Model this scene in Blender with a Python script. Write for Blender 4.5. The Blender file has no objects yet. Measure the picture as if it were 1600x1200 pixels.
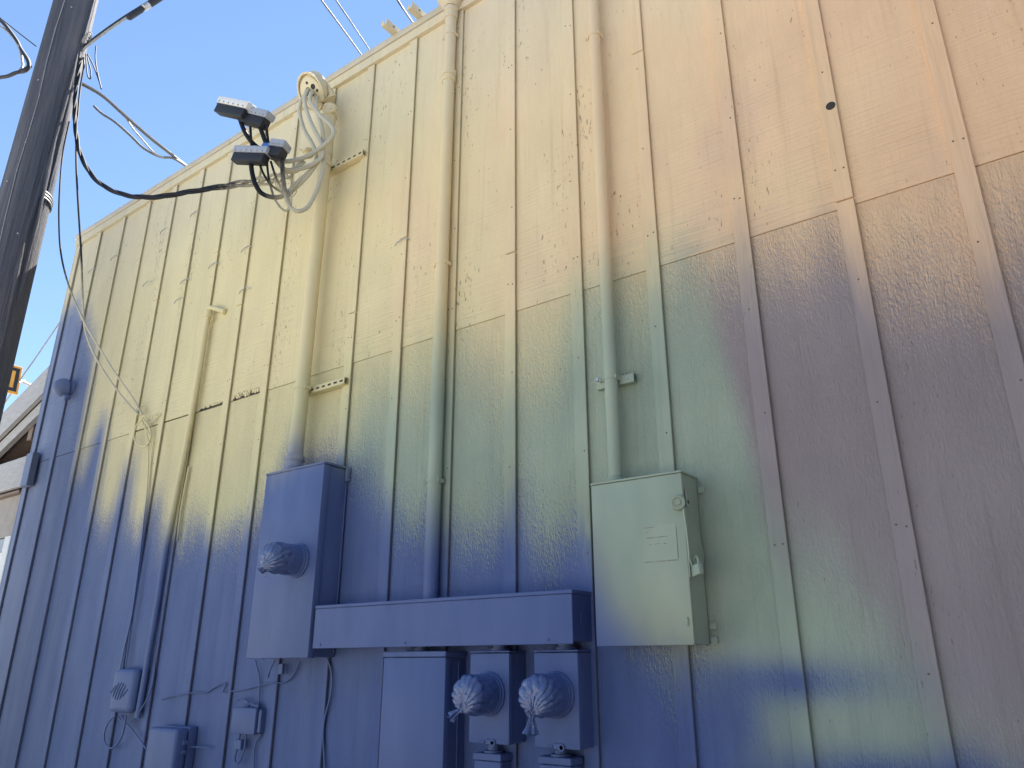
import bpy, bmesh, math, random
import numpy as np
from mathutils import Vector, Matrix, noise

random.seed(7)
np.random.seed(7)
scene = bpy.context.scene
COL = scene.collection
rad = math.radians

# ------------------------------------------------------------------ camera
cam_d = bpy.data.cameras.new('camera')
cam = bpy.data.objects.new('camera', cam_d)
COL.objects.link(cam)
cam_d.sensor_width = 36.0
cam_d.lens = 26.91
cam_d.clip_start = 0.05
cam_d.clip_end = 600.0
cam.location = (0.0, -2.92, 1.55)
cam.rotation_euler = (rad(90 + 20.2), 0.0, rad(36.094))
scene.camera = cam

# ------------------------------------------------------------------ light
SUN_EL, SUN_AZ = rad(56), rad(-15)         # behind the building, a little to its left: the wall stands in open shade
SUN = Vector((math.cos(SUN_EL) * math.sin(SUN_AZ), math.cos(SUN_EL) * math.cos(SUN_AZ), math.sin(SUN_EL)))
world = bpy.data.worlds.new('World')
scene.world = world
world.use_nodes = True
wn = world.node_tree.nodes
wl = world.node_tree.links
sky = wn.new('ShaderNodeTexSky')
sky.sky_type = 'NISHITA'
sky.sun_disc = False
sky.sun_elevation = SUN_EL
sky.sun_rotation = rad(-15)
sky.altitude = 50
sky.air_density = 1.0
sky.dust_density = 0.0
sky.ozone_density = 3.0
bg = wn['Background']
bg.inputs['Strength'].default_value = 0.068
tint = wn.new('ShaderNodeMix')                # deep clear-day blue over the whole dome
tint.data_type = 'RGBA'
tint.blend_type = 'MULTIPLY'
tint.inputs[0].default_value = 1.0
tint.inputs[7].default_value = (1.0, 1.0, 1.0, 1.0)
wl.new(sky.outputs['Color'], tint.inputs[6])
wl.new(tint.outputs[2], bg.inputs['Color'])

sun_d = bpy.data.lights.new('sun', 'SUN')
sun_d.energy = 5.0
sun_d.angle = rad(0.53)
sun_d.color = (1.0, 0.94, 0.84)
sun = bpy.data.objects.new('sun', sun_d)
sun.rotation_euler = SUN.to_track_quat('Z', 'Y').to_euler()
sun.location = (-3, 12, 14)
COL.objects.link(sun)

vs = scene.view_settings
vs.view_transform = 'Standard'
vs.look = 'None'
vs.gamma = 1.0
vs.exposure = 1.86
vs.use_curve_mapping = False
scene.render.engine = 'CYCLES'
scene.cycles.max_bounces = 8
scene.cycles.diffuse_bounces = 4

# ------------------------------------------------------------------ materials
def new_mat(name):
    m = bpy.data.materials.new(name)
    m.use_nodes = True
    nt = m.node_tree
    return m, nt, nt.nodes, nt.links, nt.nodes['Principled BSDF']

def nd(ns, typ, **kw):
    n = ns.new(typ)
    for k, v in kw.items():
        if k.startswith('i_'):
            n.inputs[k[2:].replace('_', ' ')].default_value = v
        else:
            setattr(n, k, v)
    return n

def ramp(ns, stops, interp='LINEAR'):
    r = ns.new('ShaderNodeValToRGB')
    r.color_ramp.interpolation = interp
    e = r.color_ramp.elements
    while len(e) > 1:
        e.remove(e[0])
    e[0].position = stops[0][0]
    e[0].color = stops[0][1]
    for p, c in stops[1:]:
        x = e.new(p)
        x.color = c
    return r

def math_node(ns, ls, op, a, b=None, c=None, clamp=False):
    m = ns.new('ShaderNodeMath')
    m.operation = op
    m.use_clamp = clamp
    for i, v in enumerate((a, b, c)):
        if v is None:
            continue
        if isinstance(v, (int, float)):
            m.inputs[i].default_value = v
        else:
            ls.new(v, m.inputs[i])
    return m.outputs[0]

def mix_col(ns, ls, fac, a, b, blend='MIX'):
    m = ns.new('ShaderNodeMix')
    m.data_type = 'RGBA'
    m.blend_type = blend
    for sock, v in ((m.inputs[0], fac), (m.inputs[6], a), (m.inputs[7], b)):
        if isinstance(v, (int, float)):
            sock.default_value = v
        elif isinstance(v, tuple):
            sock.default_value = v
        else:
            ls.new(v, sock)
    return m.outputs[2]

def scaled_noise(ns, ls, pos, scale, s=1.0, detail=3.0, rough=0.55, dist=0.0):
    mp = nd(ns, 'ShaderNodeMapping')
    mp.inputs['Scale'].default_value = scale
    ls.new(pos, mp.inputs['Vector'])
    n = nd(ns, 'ShaderNodeTexNoise')
    n.inputs['Scale'].default_value = s
    n.inputs['Detail'].default_value = detail
    n.inputs['Roughness'].default_value = rough
    n.inputs['Distortion'].default_value = dist
    ls.new(mp.outputs[0], n.inputs['Vector'])
    return n.outputs['Fac']

def lin(r, g, b):
    f = lambda c: (c / 255 / 12.92) if c / 255 < 0.04045 else ((c / 255 + 0.055) / 1.055) ** 2.4
    return (f(r), f(g), f(b), 1.0)

# outlines of the sprayed colour fields: height of the upper edge (m) along the wall (m)
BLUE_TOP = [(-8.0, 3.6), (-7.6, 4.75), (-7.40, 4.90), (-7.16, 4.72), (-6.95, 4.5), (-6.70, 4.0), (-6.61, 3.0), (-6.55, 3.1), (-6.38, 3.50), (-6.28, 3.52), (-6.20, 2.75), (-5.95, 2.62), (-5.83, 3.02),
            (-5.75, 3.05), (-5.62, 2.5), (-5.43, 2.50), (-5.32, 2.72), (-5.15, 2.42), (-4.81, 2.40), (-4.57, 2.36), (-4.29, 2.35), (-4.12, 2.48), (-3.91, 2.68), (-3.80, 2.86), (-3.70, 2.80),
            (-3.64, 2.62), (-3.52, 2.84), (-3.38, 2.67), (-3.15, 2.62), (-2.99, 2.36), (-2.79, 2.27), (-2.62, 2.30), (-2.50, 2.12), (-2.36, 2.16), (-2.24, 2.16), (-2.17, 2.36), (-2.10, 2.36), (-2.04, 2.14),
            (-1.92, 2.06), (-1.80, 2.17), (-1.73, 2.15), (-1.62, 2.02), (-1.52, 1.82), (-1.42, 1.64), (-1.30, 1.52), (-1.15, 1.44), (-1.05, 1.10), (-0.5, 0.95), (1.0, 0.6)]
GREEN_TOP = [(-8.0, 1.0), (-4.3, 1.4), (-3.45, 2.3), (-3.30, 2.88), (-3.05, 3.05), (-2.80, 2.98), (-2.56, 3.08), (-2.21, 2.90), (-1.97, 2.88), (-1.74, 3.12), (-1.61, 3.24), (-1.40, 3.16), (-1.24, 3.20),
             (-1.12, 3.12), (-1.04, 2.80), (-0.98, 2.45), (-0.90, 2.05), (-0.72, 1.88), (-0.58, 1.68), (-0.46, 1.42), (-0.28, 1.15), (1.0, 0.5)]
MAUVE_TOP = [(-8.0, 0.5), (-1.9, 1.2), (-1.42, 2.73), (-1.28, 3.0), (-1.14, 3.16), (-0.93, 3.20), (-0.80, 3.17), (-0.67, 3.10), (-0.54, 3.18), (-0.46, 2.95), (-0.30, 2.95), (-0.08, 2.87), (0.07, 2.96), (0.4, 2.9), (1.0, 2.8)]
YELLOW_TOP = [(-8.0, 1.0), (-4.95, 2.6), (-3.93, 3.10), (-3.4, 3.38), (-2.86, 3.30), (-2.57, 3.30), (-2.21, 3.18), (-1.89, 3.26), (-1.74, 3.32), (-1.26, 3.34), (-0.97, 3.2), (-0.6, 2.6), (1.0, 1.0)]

def edge_curve(ns, ls, x, pts):
    c = ns.new('ShaderNodeFloatCurve')
    mp = math_node(ns, ls, 'MULTIPLY_ADD', x, 1 / 9.0, 8.0 / 9.0, clamp=True)
    ls.new(mp, c.inputs['Value'])
    cu = c.mapping.curves[0]
    P_ = [((px + 8.0) / 9.0, pz / 6.0) for px, pz in pts]
    cu.points[0].location = P_[0]
    cu.points[1].location = P_[-1]
    for q in P_[1:-1]:
        cu.points.new(*q)
    for q in cu.points:
        q.handle_type = 'AUTO_CLAMPED'
    c.mapping.update()
    return math_node(ns, ls, 'MULTIPLY', c.outputs['Value'], 6.0)

def soft_below(ns, ls, z, top, soft, jit):
    d = math_node(ns, ls, 'ADD', math_node(ns, ls, 'SUBTRACT', top, z), jit)
    m = ns.new('ShaderNodeMapRange')
    m.interpolation_type = 'SMOOTHSTEP'
    m.inputs['From Min'].default_value = -soft
    m.inputs['From Max'].default_value = soft
    ls.new(d, m.inputs['Value'])
    return m.outputs[0]

def sprayed(ns, ls, pos, x, z, relief):
    """The sprayed mural ground coat: cream and peach above, a green and a mauve field, blue at the bottom and the left.
    relief: a socket; paint caught on the raised grain, so the field edges break up on rough wood."""
    big = scaled_noise(ns, ls, pos, (2.6, 2.6, 1.5), 1.0, 3.0, 0.55)
    streak = scaled_noise(ns, ls, pos, (7.0, 7.0, 1.6), 1.0, 2.0, 0.5)
    cloud = scaled_noise(ns, ls, pos, (1.5, 1.5, 1.1), 1.0, 3.0, 0.55)
    jit = math_node(ns, ls, 'MULTIPLY_ADD', big, 0.34, -0.17)
    jit = math_node(ns, ls, 'ADD', jit, math_node(ns, ls, 'MULTIPLY_ADD', streak, 0.20, -0.10))
    if relief is not None:
        jit = math_node(ns, ls, 'ADD', jit, relief)
    fx = math_node(ns, ls, 'MULTIPLY_ADD', x, 1 / 8.0, 1.0)
    fx = math_node(ns, ls, 'ADD', fx, math_node(ns, ls, 'MULTIPLY_ADD', cloud, 0.34, -0.17), clamp=True)
    base = ramp(ns, [(0.0, lin(205, 196, 162)), (0.40, lin(221, 208, 162)), (0.62, lin(228, 210, 163)), (0.78, lin(230, 204, 163)), (0.92, lin(236, 200, 158)), (1.0, lin(234, 194, 154))])
    ls.new(fx, base.inputs[0])
    col = base.outputs[0]
    # grey flare haze painted into the colour near the roof, pinker passes in the middle
    hi = math_node(ns, ls, 'MULTIPLY_ADD', z, 0.62, -2.75, clamp=True)
    hi = math_node(ns, ls, 'MULTIPLY', hi, math_node(ns, ls, 'MULTIPLY_ADD', x, -0.5, 0.1, clamp=True))
    col = mix_col(ns, ls, math_node(ns, ls, 'MULTIPLY', hi, 0.75), col, lin(203, 197, 182))
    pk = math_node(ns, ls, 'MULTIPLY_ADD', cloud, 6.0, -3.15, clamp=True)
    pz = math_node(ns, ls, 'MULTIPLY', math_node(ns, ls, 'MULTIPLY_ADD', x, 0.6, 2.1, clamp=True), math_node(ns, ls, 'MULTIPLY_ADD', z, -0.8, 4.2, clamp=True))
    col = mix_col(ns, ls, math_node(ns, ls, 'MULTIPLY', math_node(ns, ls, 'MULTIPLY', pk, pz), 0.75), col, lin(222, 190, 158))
    # yellow-green passes that run ahead of the green
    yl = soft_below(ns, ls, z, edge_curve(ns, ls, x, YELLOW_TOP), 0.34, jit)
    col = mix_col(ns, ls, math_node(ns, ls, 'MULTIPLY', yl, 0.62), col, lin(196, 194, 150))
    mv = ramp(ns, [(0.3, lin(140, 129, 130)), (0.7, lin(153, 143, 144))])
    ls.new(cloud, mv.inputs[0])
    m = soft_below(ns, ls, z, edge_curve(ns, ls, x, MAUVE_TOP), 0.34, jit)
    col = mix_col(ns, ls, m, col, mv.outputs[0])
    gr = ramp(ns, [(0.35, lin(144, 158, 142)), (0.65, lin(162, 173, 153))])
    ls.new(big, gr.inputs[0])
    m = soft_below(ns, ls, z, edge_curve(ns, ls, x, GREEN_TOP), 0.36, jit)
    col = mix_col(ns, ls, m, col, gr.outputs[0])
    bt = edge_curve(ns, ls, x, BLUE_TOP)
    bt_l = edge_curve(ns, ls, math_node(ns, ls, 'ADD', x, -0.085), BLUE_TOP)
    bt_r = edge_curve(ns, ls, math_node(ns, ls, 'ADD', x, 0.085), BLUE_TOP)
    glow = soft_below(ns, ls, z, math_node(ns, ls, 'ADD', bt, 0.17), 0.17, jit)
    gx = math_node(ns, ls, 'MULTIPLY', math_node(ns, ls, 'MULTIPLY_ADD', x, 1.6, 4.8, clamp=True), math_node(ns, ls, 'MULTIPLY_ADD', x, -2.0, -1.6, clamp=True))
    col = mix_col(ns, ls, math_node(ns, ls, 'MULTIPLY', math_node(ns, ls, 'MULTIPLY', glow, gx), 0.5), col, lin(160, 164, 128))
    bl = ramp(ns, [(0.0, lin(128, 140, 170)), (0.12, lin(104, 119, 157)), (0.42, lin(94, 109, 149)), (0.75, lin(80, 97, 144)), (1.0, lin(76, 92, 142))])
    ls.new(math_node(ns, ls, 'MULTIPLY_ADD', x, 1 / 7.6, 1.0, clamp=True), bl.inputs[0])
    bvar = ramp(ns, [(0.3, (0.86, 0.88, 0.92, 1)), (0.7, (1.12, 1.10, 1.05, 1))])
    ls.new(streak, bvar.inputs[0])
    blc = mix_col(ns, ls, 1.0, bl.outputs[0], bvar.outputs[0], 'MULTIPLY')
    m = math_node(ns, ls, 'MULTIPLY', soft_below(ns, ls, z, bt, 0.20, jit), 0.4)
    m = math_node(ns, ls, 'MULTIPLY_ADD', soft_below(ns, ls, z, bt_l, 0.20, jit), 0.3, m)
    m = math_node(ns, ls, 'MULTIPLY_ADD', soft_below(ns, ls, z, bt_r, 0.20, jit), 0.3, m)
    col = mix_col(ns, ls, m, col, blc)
    # stray blue clouds low on the right
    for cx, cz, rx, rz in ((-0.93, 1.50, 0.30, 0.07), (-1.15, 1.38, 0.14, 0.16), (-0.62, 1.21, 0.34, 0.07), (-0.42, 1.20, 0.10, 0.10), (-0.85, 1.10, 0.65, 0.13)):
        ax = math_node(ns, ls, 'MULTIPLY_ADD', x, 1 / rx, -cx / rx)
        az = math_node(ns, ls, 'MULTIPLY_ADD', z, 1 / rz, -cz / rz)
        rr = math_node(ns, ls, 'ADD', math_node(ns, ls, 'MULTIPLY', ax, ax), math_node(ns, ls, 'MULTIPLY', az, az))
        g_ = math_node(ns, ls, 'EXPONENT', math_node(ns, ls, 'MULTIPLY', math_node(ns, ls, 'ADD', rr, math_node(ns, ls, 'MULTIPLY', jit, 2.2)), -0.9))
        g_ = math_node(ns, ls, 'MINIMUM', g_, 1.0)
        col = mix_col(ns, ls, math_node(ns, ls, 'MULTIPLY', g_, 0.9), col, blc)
    return col

def house_paint(name, kind):
    """House paint under a sprayed ground coat for a mural.
    kind: 'upper' / 'lower' sheets of rough-sawn siding, 'batten' wood strips, 'metal' painted boxes and pipes."""
    m, nt, ns, ls, P = new_mat(name)
    geo = nd(ns, 'ShaderNodeNewGeometry')
    pos = geo.outputs['Position']
    sep = nd(ns, 'ShaderNodeSeparateXYZ')
    ls.new(pos, sep.inputs[0])
    x, z = sep.outputs[0], sep.outputs[2]
    relief = None
    if kind == 'metal':
        dent = scaled_noise(ns, ls, pos, (3.0, 3.0, 3.0), 1.0, 2.0)
        fine = scaled_noise(ns, ls, pos, (160, 160, 160), 1.0, 2.0)
        height = math_node(ns, ls, 'ADD', math_node(ns, ls, 'MULTIPLY', dent, 0.006), math_node(ns, ls, 'MULTIPLY', fine, 0.0002))
    else:
        grain = scaled_noise(ns, ls, pos, (70, 70, 7), 1.0, 4.0, 0.6, 0.6)
        height = math_node(ns, ls, 'MULTIPLY', grain, 0.0032)
        relief = math_node(ns, ls, 'MULTIPLY_ADD', grain, 0.22, -0.11)
    if kind == 'upper':
        # band-saw marks across the boards, strong in some sheets and near their lower edge
        saw = scaled_noise(ns, ls, pos, (2.5, 2.5, 85), 1.0, 2.0, 0.5, 0.2)
        where = scaled_noise(ns, ls, pos, (1.3, 1.3, 0.6), 1.0, 2.0)
        low = math_node(ns, ls, 'MULTIPLY_ADD', z, -0.75, 3.45, clamp=True)
        am = math_node(ns, ls, 'MULTIPLY', math_node(ns, ls, 'ADD', low, math_node(ns, ls, 'MULTIPLY_ADD', where, 3.0, -1.75, True)), 0.008)
        height = math_node(ns, ls, 'ADD', height, math_node(ns, ls, 'MULTIPLY', saw, am))
        relief = math_node(ns, ls, 'MULTIPLY_ADD', saw, 0.3, -0.15)
    if kind == 'lower':
        mp = nd(ns, 'ShaderNodeMapping')
        mp.inputs['Scale'].default_value = (74, 74, 22)
        ls.new(pos, mp.inputs['Vector'])
        wob = nd(ns, 'ShaderNodeTexNoise')
        wob.inputs['Scale'].default_value = 1.3
        wob.inputs['Detail'].default_value = 5.0
        wob.inputs['Roughness'].default_value = 0.62
        wob.inputs['Distortion'].default_value = 1.6
        ls.new(mp.outputs[0], wob.inputs['Vector'])
        cr = scaled_noise(ns, ls, pos, (120, 120, 60), 1.0, 2.0, 0.5, 0.5)
        up = math_node(ns, ls, 'MULTIPLY_ADD', z, 0.45, -0.55, clamp=True)
        amp = math_node(ns, ls, 'MULTIPLY_ADD', up, 0.0052, 0.0022)
        hh = math_node(ns, ls, 'ADD', wob.outputs['Fac'], math_node(ns, ls, 'MULTIPLY', cr, 0.5))
        height = math_node(ns, ls, 'ADD', height, math_node(ns, ls, 'MULTIPLY', hh, amp))
        mp2 = nd(ns, 'ShaderNodeMapping')
        mp2.inputs['Scale'].default_value = (74, 74, 22)
        mp2.inputs['Location'].default_value = (0.22, 0.0, 0.10)
        ls.new(pos, mp2.inputs['Vector'])
        wob2 = nd(ns, 'ShaderNodeTexNoise')
        for q in ('Scale', 'Detail', 'Roughness', 'Distortion'):
            wob2.inputs[q].default_value = wob.inputs[q].default_value
        ls.new(mp2.outputs[0], wob2.inputs['Vector'])
        # the spray came in at a slant and coated one flank of each ridge of the grain
        relief = math_node(ns, ls, 'MULTIPLY', math_node(ns, ls, 'SUBTRACT', wob.outputs['Fac'], wob2.outputs['Fac']), 0.8)
        relief = math_node(ns, ls, 'MULTIPLY_ADD', wob.outputs['Fac'], 0.24, math_node(ns, ls, 'ADD', relief, -0.12))
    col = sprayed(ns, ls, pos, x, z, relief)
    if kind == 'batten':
        # right-hand edges of the strips mixed to dull tan: their shade painted in
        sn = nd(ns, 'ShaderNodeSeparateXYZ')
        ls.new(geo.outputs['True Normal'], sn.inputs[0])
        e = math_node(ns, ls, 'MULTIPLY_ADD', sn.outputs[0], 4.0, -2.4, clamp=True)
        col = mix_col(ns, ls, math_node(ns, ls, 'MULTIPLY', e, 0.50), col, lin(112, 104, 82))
    if kind != 'metal':
        # flaked paint: short upright slivers of bare grey-brown wood, gathered in patches
        fl = scaled_noise(ns, ls, pos, (95, 95, 22), 1.0, 2.0, 0.6)
        region = scaled_noise(ns, ls, pos, (2.1, 2.1, 0.75), 1.0, 3.0, 0.6)
        thr = {'upper': 0.150, 'lower': 0.165, 'batten': 0.19}[kind]
        s = math_node(ns, ls, 'MULTIPLY_ADD', region, 0.62, -0.31)
        s = math_node(ns, ls, 'ADD', s, math_node(ns, ls, 'SUBTRACT', fl, 0.5))
        flake = math_node(ns, ls, 'MULTIPLY', math_node(ns, ls, 'SUBTRACT', s, thr + 0.06), 22.0, clamp=True)
        col = mix_col(ns, ls, math_node(ns, ls, 'MULTIPLY', flake, 0.6), col, (0.13, 0.10, 0.075, 1))
        height = math_node(ns, ls, 'SUBTRACT', height, math_node(ns, ls, 'MULTIPLY', flake, 0.0015))
        st = scaled_noise(ns, ls, pos, (26, 26, 0.9), 1.0, 3.0, 0.6)
        sr = ramp(ns, [(0.56, (1, 1, 1, 1)), (0.82, (0.84, 0.82, 0.80, 1))])
        ls.new(st, sr.inputs[0])
        col = mix_col(ns, ls, 0.8, col, sr.outputs[0], 'MULTIPLY')
    else:
        sc = scaled_noise(ns, ls, pos, (60, 60, 35), 1.0, 4.0, 0.7)
        scf = math_node(ns, ls, 'MULTIPLY', math_node(ns, ls, 'SUBTRACT', sc, 0.73), 25.0, clamp=True)
        col = mix_col(ns, ls, math_node(ns, ls, 'MULTIPLY', scf, 0.4), col, (0.30, 0.28, 0.25, 1))
    wear = scaled_noise(ns, ls, pos, (5, 5, 1.6), 1.0, 4.0, 0.6)
    r2 = ramp(ns, [(0.3, (0.93, 0.93, 0.93, 1)), (0.7, (1.04, 1.04, 1.04, 1))])
    ls.new(wear, r2.inputs[0])
    col = mix_col(ns, ls, 1.0, col, r2.outputs[0], 'MULTIPLY')
    b = nd(ns, 'ShaderNodeBump')
    b.inputs['Strength'].default_value = 1.0
    b.inputs['Distance'].default_value = 1.0
    ls.new(height, b.inputs['Height'])
    ls.new(b.outputs[0], P.inputs['Normal'])
    ls.new(col, P.inputs['Base Color'])
    P.inputs['Roughness'].default_value = {'metal': 0.5}.get(kind, 0.68)
    P.inputs['Specular IOR Level'].default_value = 0.22
    return m

def plain(name, col, rough=0.6, metal=0.0, var=0.15, scale=20.0, bump=0.0, stretch=(1, 1, 1)):
    m, nt, ns, ls, P = new_mat(name)
    tc = nd(ns, 'ShaderNodeTexCoord')
    n = scaled_noise(ns, ls, tc.outputs['Object'], tuple(scale * k for k in stretch), 1.0, 4.0, 0.6)
    lo = tuple(c * (1 - var) for c in col) + (1,)
    hi = tuple(min(1, c * (1 + var)) for c in col) + (1,)
    r = ramp(ns, [(0.3, lo), (0.7, hi)])
    ls.new(n, r.inputs[0])
    ls.new(r.outputs[0], P.inputs['Base Color'])
    P.inputs['Roughness'].default_value = rough
    P.inputs['Metallic'].default_value = metal
    if bump:
        b = nd(ns, 'ShaderNodeBump')
        b.inputs['Distance'].default_value = bump
        ls.new(n, b.inputs['Height'])
        ls.new(b.outputs[0], P.inputs['Normal'])
    return m

def cable_paint(name, bare, x0, x1, axis=0):
    """Black cable sheath with beige overspray on the stretch that was near the wall when it was sprayed."""
    m, nt, ns, ls, P = new_mat(name)
    geo = nd(ns, 'ShaderNodeNewGeometry')
    sep = nd(ns, 'ShaderNodeSeparateXYZ')
    ls.new(geo.outputs['Position'], sep.inputs[0])
    n = scaled_noise(ns, ls, geo.outputs['Position'], (30, 30, 30), 1.0, 3.0)
    f = math_node(ns, ls, 'MULTIPLY', math_node(ns, ls, 'SUBTRACT', sep.outputs[axis], x0), 1.0 / (x1 - x0))
    f = math_node(ns, ls, 'ADD', f, math_node(ns, ls, 'MULTIPLY_ADD', n, 0.8, -0.4), clamp=True)
    c = mix_col(ns, ls, f, bare, (0.56, 0.52, 0.40, 1))
    ls.new(c, P.inputs['Base Color'])
    P.inputs['Roughness'].default_value = 0.65
    P.inputs['Specular IOR Level'].default_value = 0.15
    return m

def pole_wood(name):
    m, nt, ns, ls, P = new_mat(name)
    tc = nd(ns, 'ShaderNodeTexCoord')
    o = tc.outputs['Object']
    a = scaled_noise(ns, ls, o, (26, 26, 0.8), 1.0, 5.0, 0.65, 0.4)
    c = scaled_noise(ns, ls, o, (60, 60, 1.6), 1.0, 3.0, 0.6)
    big = scaled_noise(ns, ls, o, (2.0, 2.0, 0.35), 1.0, 2.0)
    r = ramp(ns, [(0.30, (0.058, 0.066, 0.092, 1)), (0.55, (0.098, 0.106, 0.138, 1)), (0.76, (0.14, 0.135, 0.14, 1))])
    ls.new(a, r.inputs[0])
    r2 = ramp(ns, [(0.35, (0.5, 0.5, 0.55, 1)), (0.7, (1.25, 1.15, 1.05, 1))])
    ls.new(big, r2.inputs[0])
    col = mix_col(ns, ls, 1.0, r.outputs[0], r2.outputs[0], 'MULTIPLY')
    ls.new(col, P.inputs['Base Color'])
    h = math_node(ns, ls, 'ADD', math_node(ns, ls, 'MULTIPLY', a, 0.030), math_node(ns, ls, 'MULTIPLY', c, 0.012))
    b = nd(ns, 'ShaderNodeBump')
    b.inputs['Distance'].default_value = 1.0
    ls.new(h, b.inputs['Height'])
    ls.new(b.outputs[0], P.inputs['Normal'])
    P.inputs['Roughness'].default_value = 0.75
    return m

def ground_mat(name):
    m, nt, ns, ls, P = new_mat(name)
    geo = nd(ns, 'ShaderNodeNewGeometry')
    pos = geo.outputs['Position']
    a = scaled_noise(ns, ls, pos, (0.5, 0.5, 0.5), 1.0, 5.0)
    g = scaled_noise(ns, ls, pos, (80, 80, 80), 1.0, 3.0)
    r = ramp(ns, [(0.3, (0.40, 0.37, 0.33, 1)), (0.7, (0.50, 0.47, 0.42, 1))])
    ls.new(a, r.inputs[0])
    r2 = ramp(ns, [(0.3, (0.8, 0.8, 0.8, 1)), (0.7, (1.1, 1.1, 1.1, 1))])
    ls.new(g, r2.inputs[0])
    ls.new(mix_col(ns, ls, 1.0, r.outputs[0], r2.outputs[0], 'MULTIPLY'), P.inputs['Base Color'])
    P.inputs['Roughness'].default_value = 0.9
    return m

M = {
    'upper': house_paint('beige_paint_on_upper_siding', 'upper'),
    'lower': house_paint('beige_paint_on_lower_siding', 'lower'),
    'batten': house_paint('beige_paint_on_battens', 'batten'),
    'metal': house_paint('beige_paint_on_metal', 'metal'),
    'dark': plain('dark_gap', (0.05, 0.042, 0.035), 0.9),
    'bare_wood': plain('bare_split_wood', (0.2, 0.14, 0.085), 0.85, 0, 0.3, 60),
    'flashing': plain('roof_flashing', (0.55, 0.49, 0.37), 0.45, 0.0, 0.08, 6),
    'roofing': plain('roofing', (0.22, 0.21, 0.20), 0.9, 0, 0.2, 10),
    'black_plastic': plain('black_plastic', (0.014, 0.016, 0.022), 0.6, 0, 0.2, 25),
    'grey_plastic': plain('pale_grey_plastic', (0.34, 0.37, 0.43), 0.45, 0, 0.1, 25),
    'white_plastic': plain('white_plastic', (0.72, 0.72, 0.70), 0.4, 0, 0.06, 25),
    'blue_plastic': plain('blue_plastic', (0.06, 0.16, 0.42), 0.45, 0, 0.15, 25),
    'steel': plain('galvanised_steel', (0.42, 0.42, 0.43), 0.45, 0.7, 0.2, 40),
    'black_cable': plain('black_cable', (0.012, 0.013, 0.017), 0.7, 0, 0.2, 30),
    'grey_cable': plain('weathered_grey_cable', (0.30, 0.30, 0.31), 0.55, 0.2, 0.25, 30),
    'white_cable': plain('weathered_white_cable', (0.12, 0.12, 0.12), 0.65, 0, 0.15, 30),
    'drop': cable_paint('cable_with_overspray', (0.014, 0.016, 0.022, 1), -0.57, -0.43, 1),
    'phone': cable_paint('thin_cable_with_overspray', (0.03, 0.03, 0.035, 1), 4.75, 4.3, 2),
    'pole': pole_wood('weathered_creosote_wood'),
    'ground': ground_mat('pale_concrete'),
    'blocker_brown': plain('added_blocker_dark_brown', (0.075, 0.055, 0.042), 0.8, 0, 0.2, 6, 0.003, (1, 1, 6)),
    'porch_white': plain('greyish_white_board_paint', (0.42, 0.41, 0.40), 0.6, 0, 0.12, 9, 0.002, (1, 1, 4)),
    'porch_brown': plain('brown_soffit_boards', (0.24, 0.18, 0.15), 0.75, 0, 0.15, 8, 0.002, (5, 1, 5)),
    'porch_wall': plain('tan_stucco', (0.36, 0.33, 0.30), 0.85, 0, 0.1, 12, 0.002),
    'orange': plain('orange_sign_face', (0.72, 0.34, 0.05), 0.5, 0, 0.12, 6),
    'sign_black': plain('black_sign_paint', (0.02, 0.02, 0.025), 0.5),
    'glass': plain('dark_window_glass', (0.03, 0.035, 0.04), 0.08),
}

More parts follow.
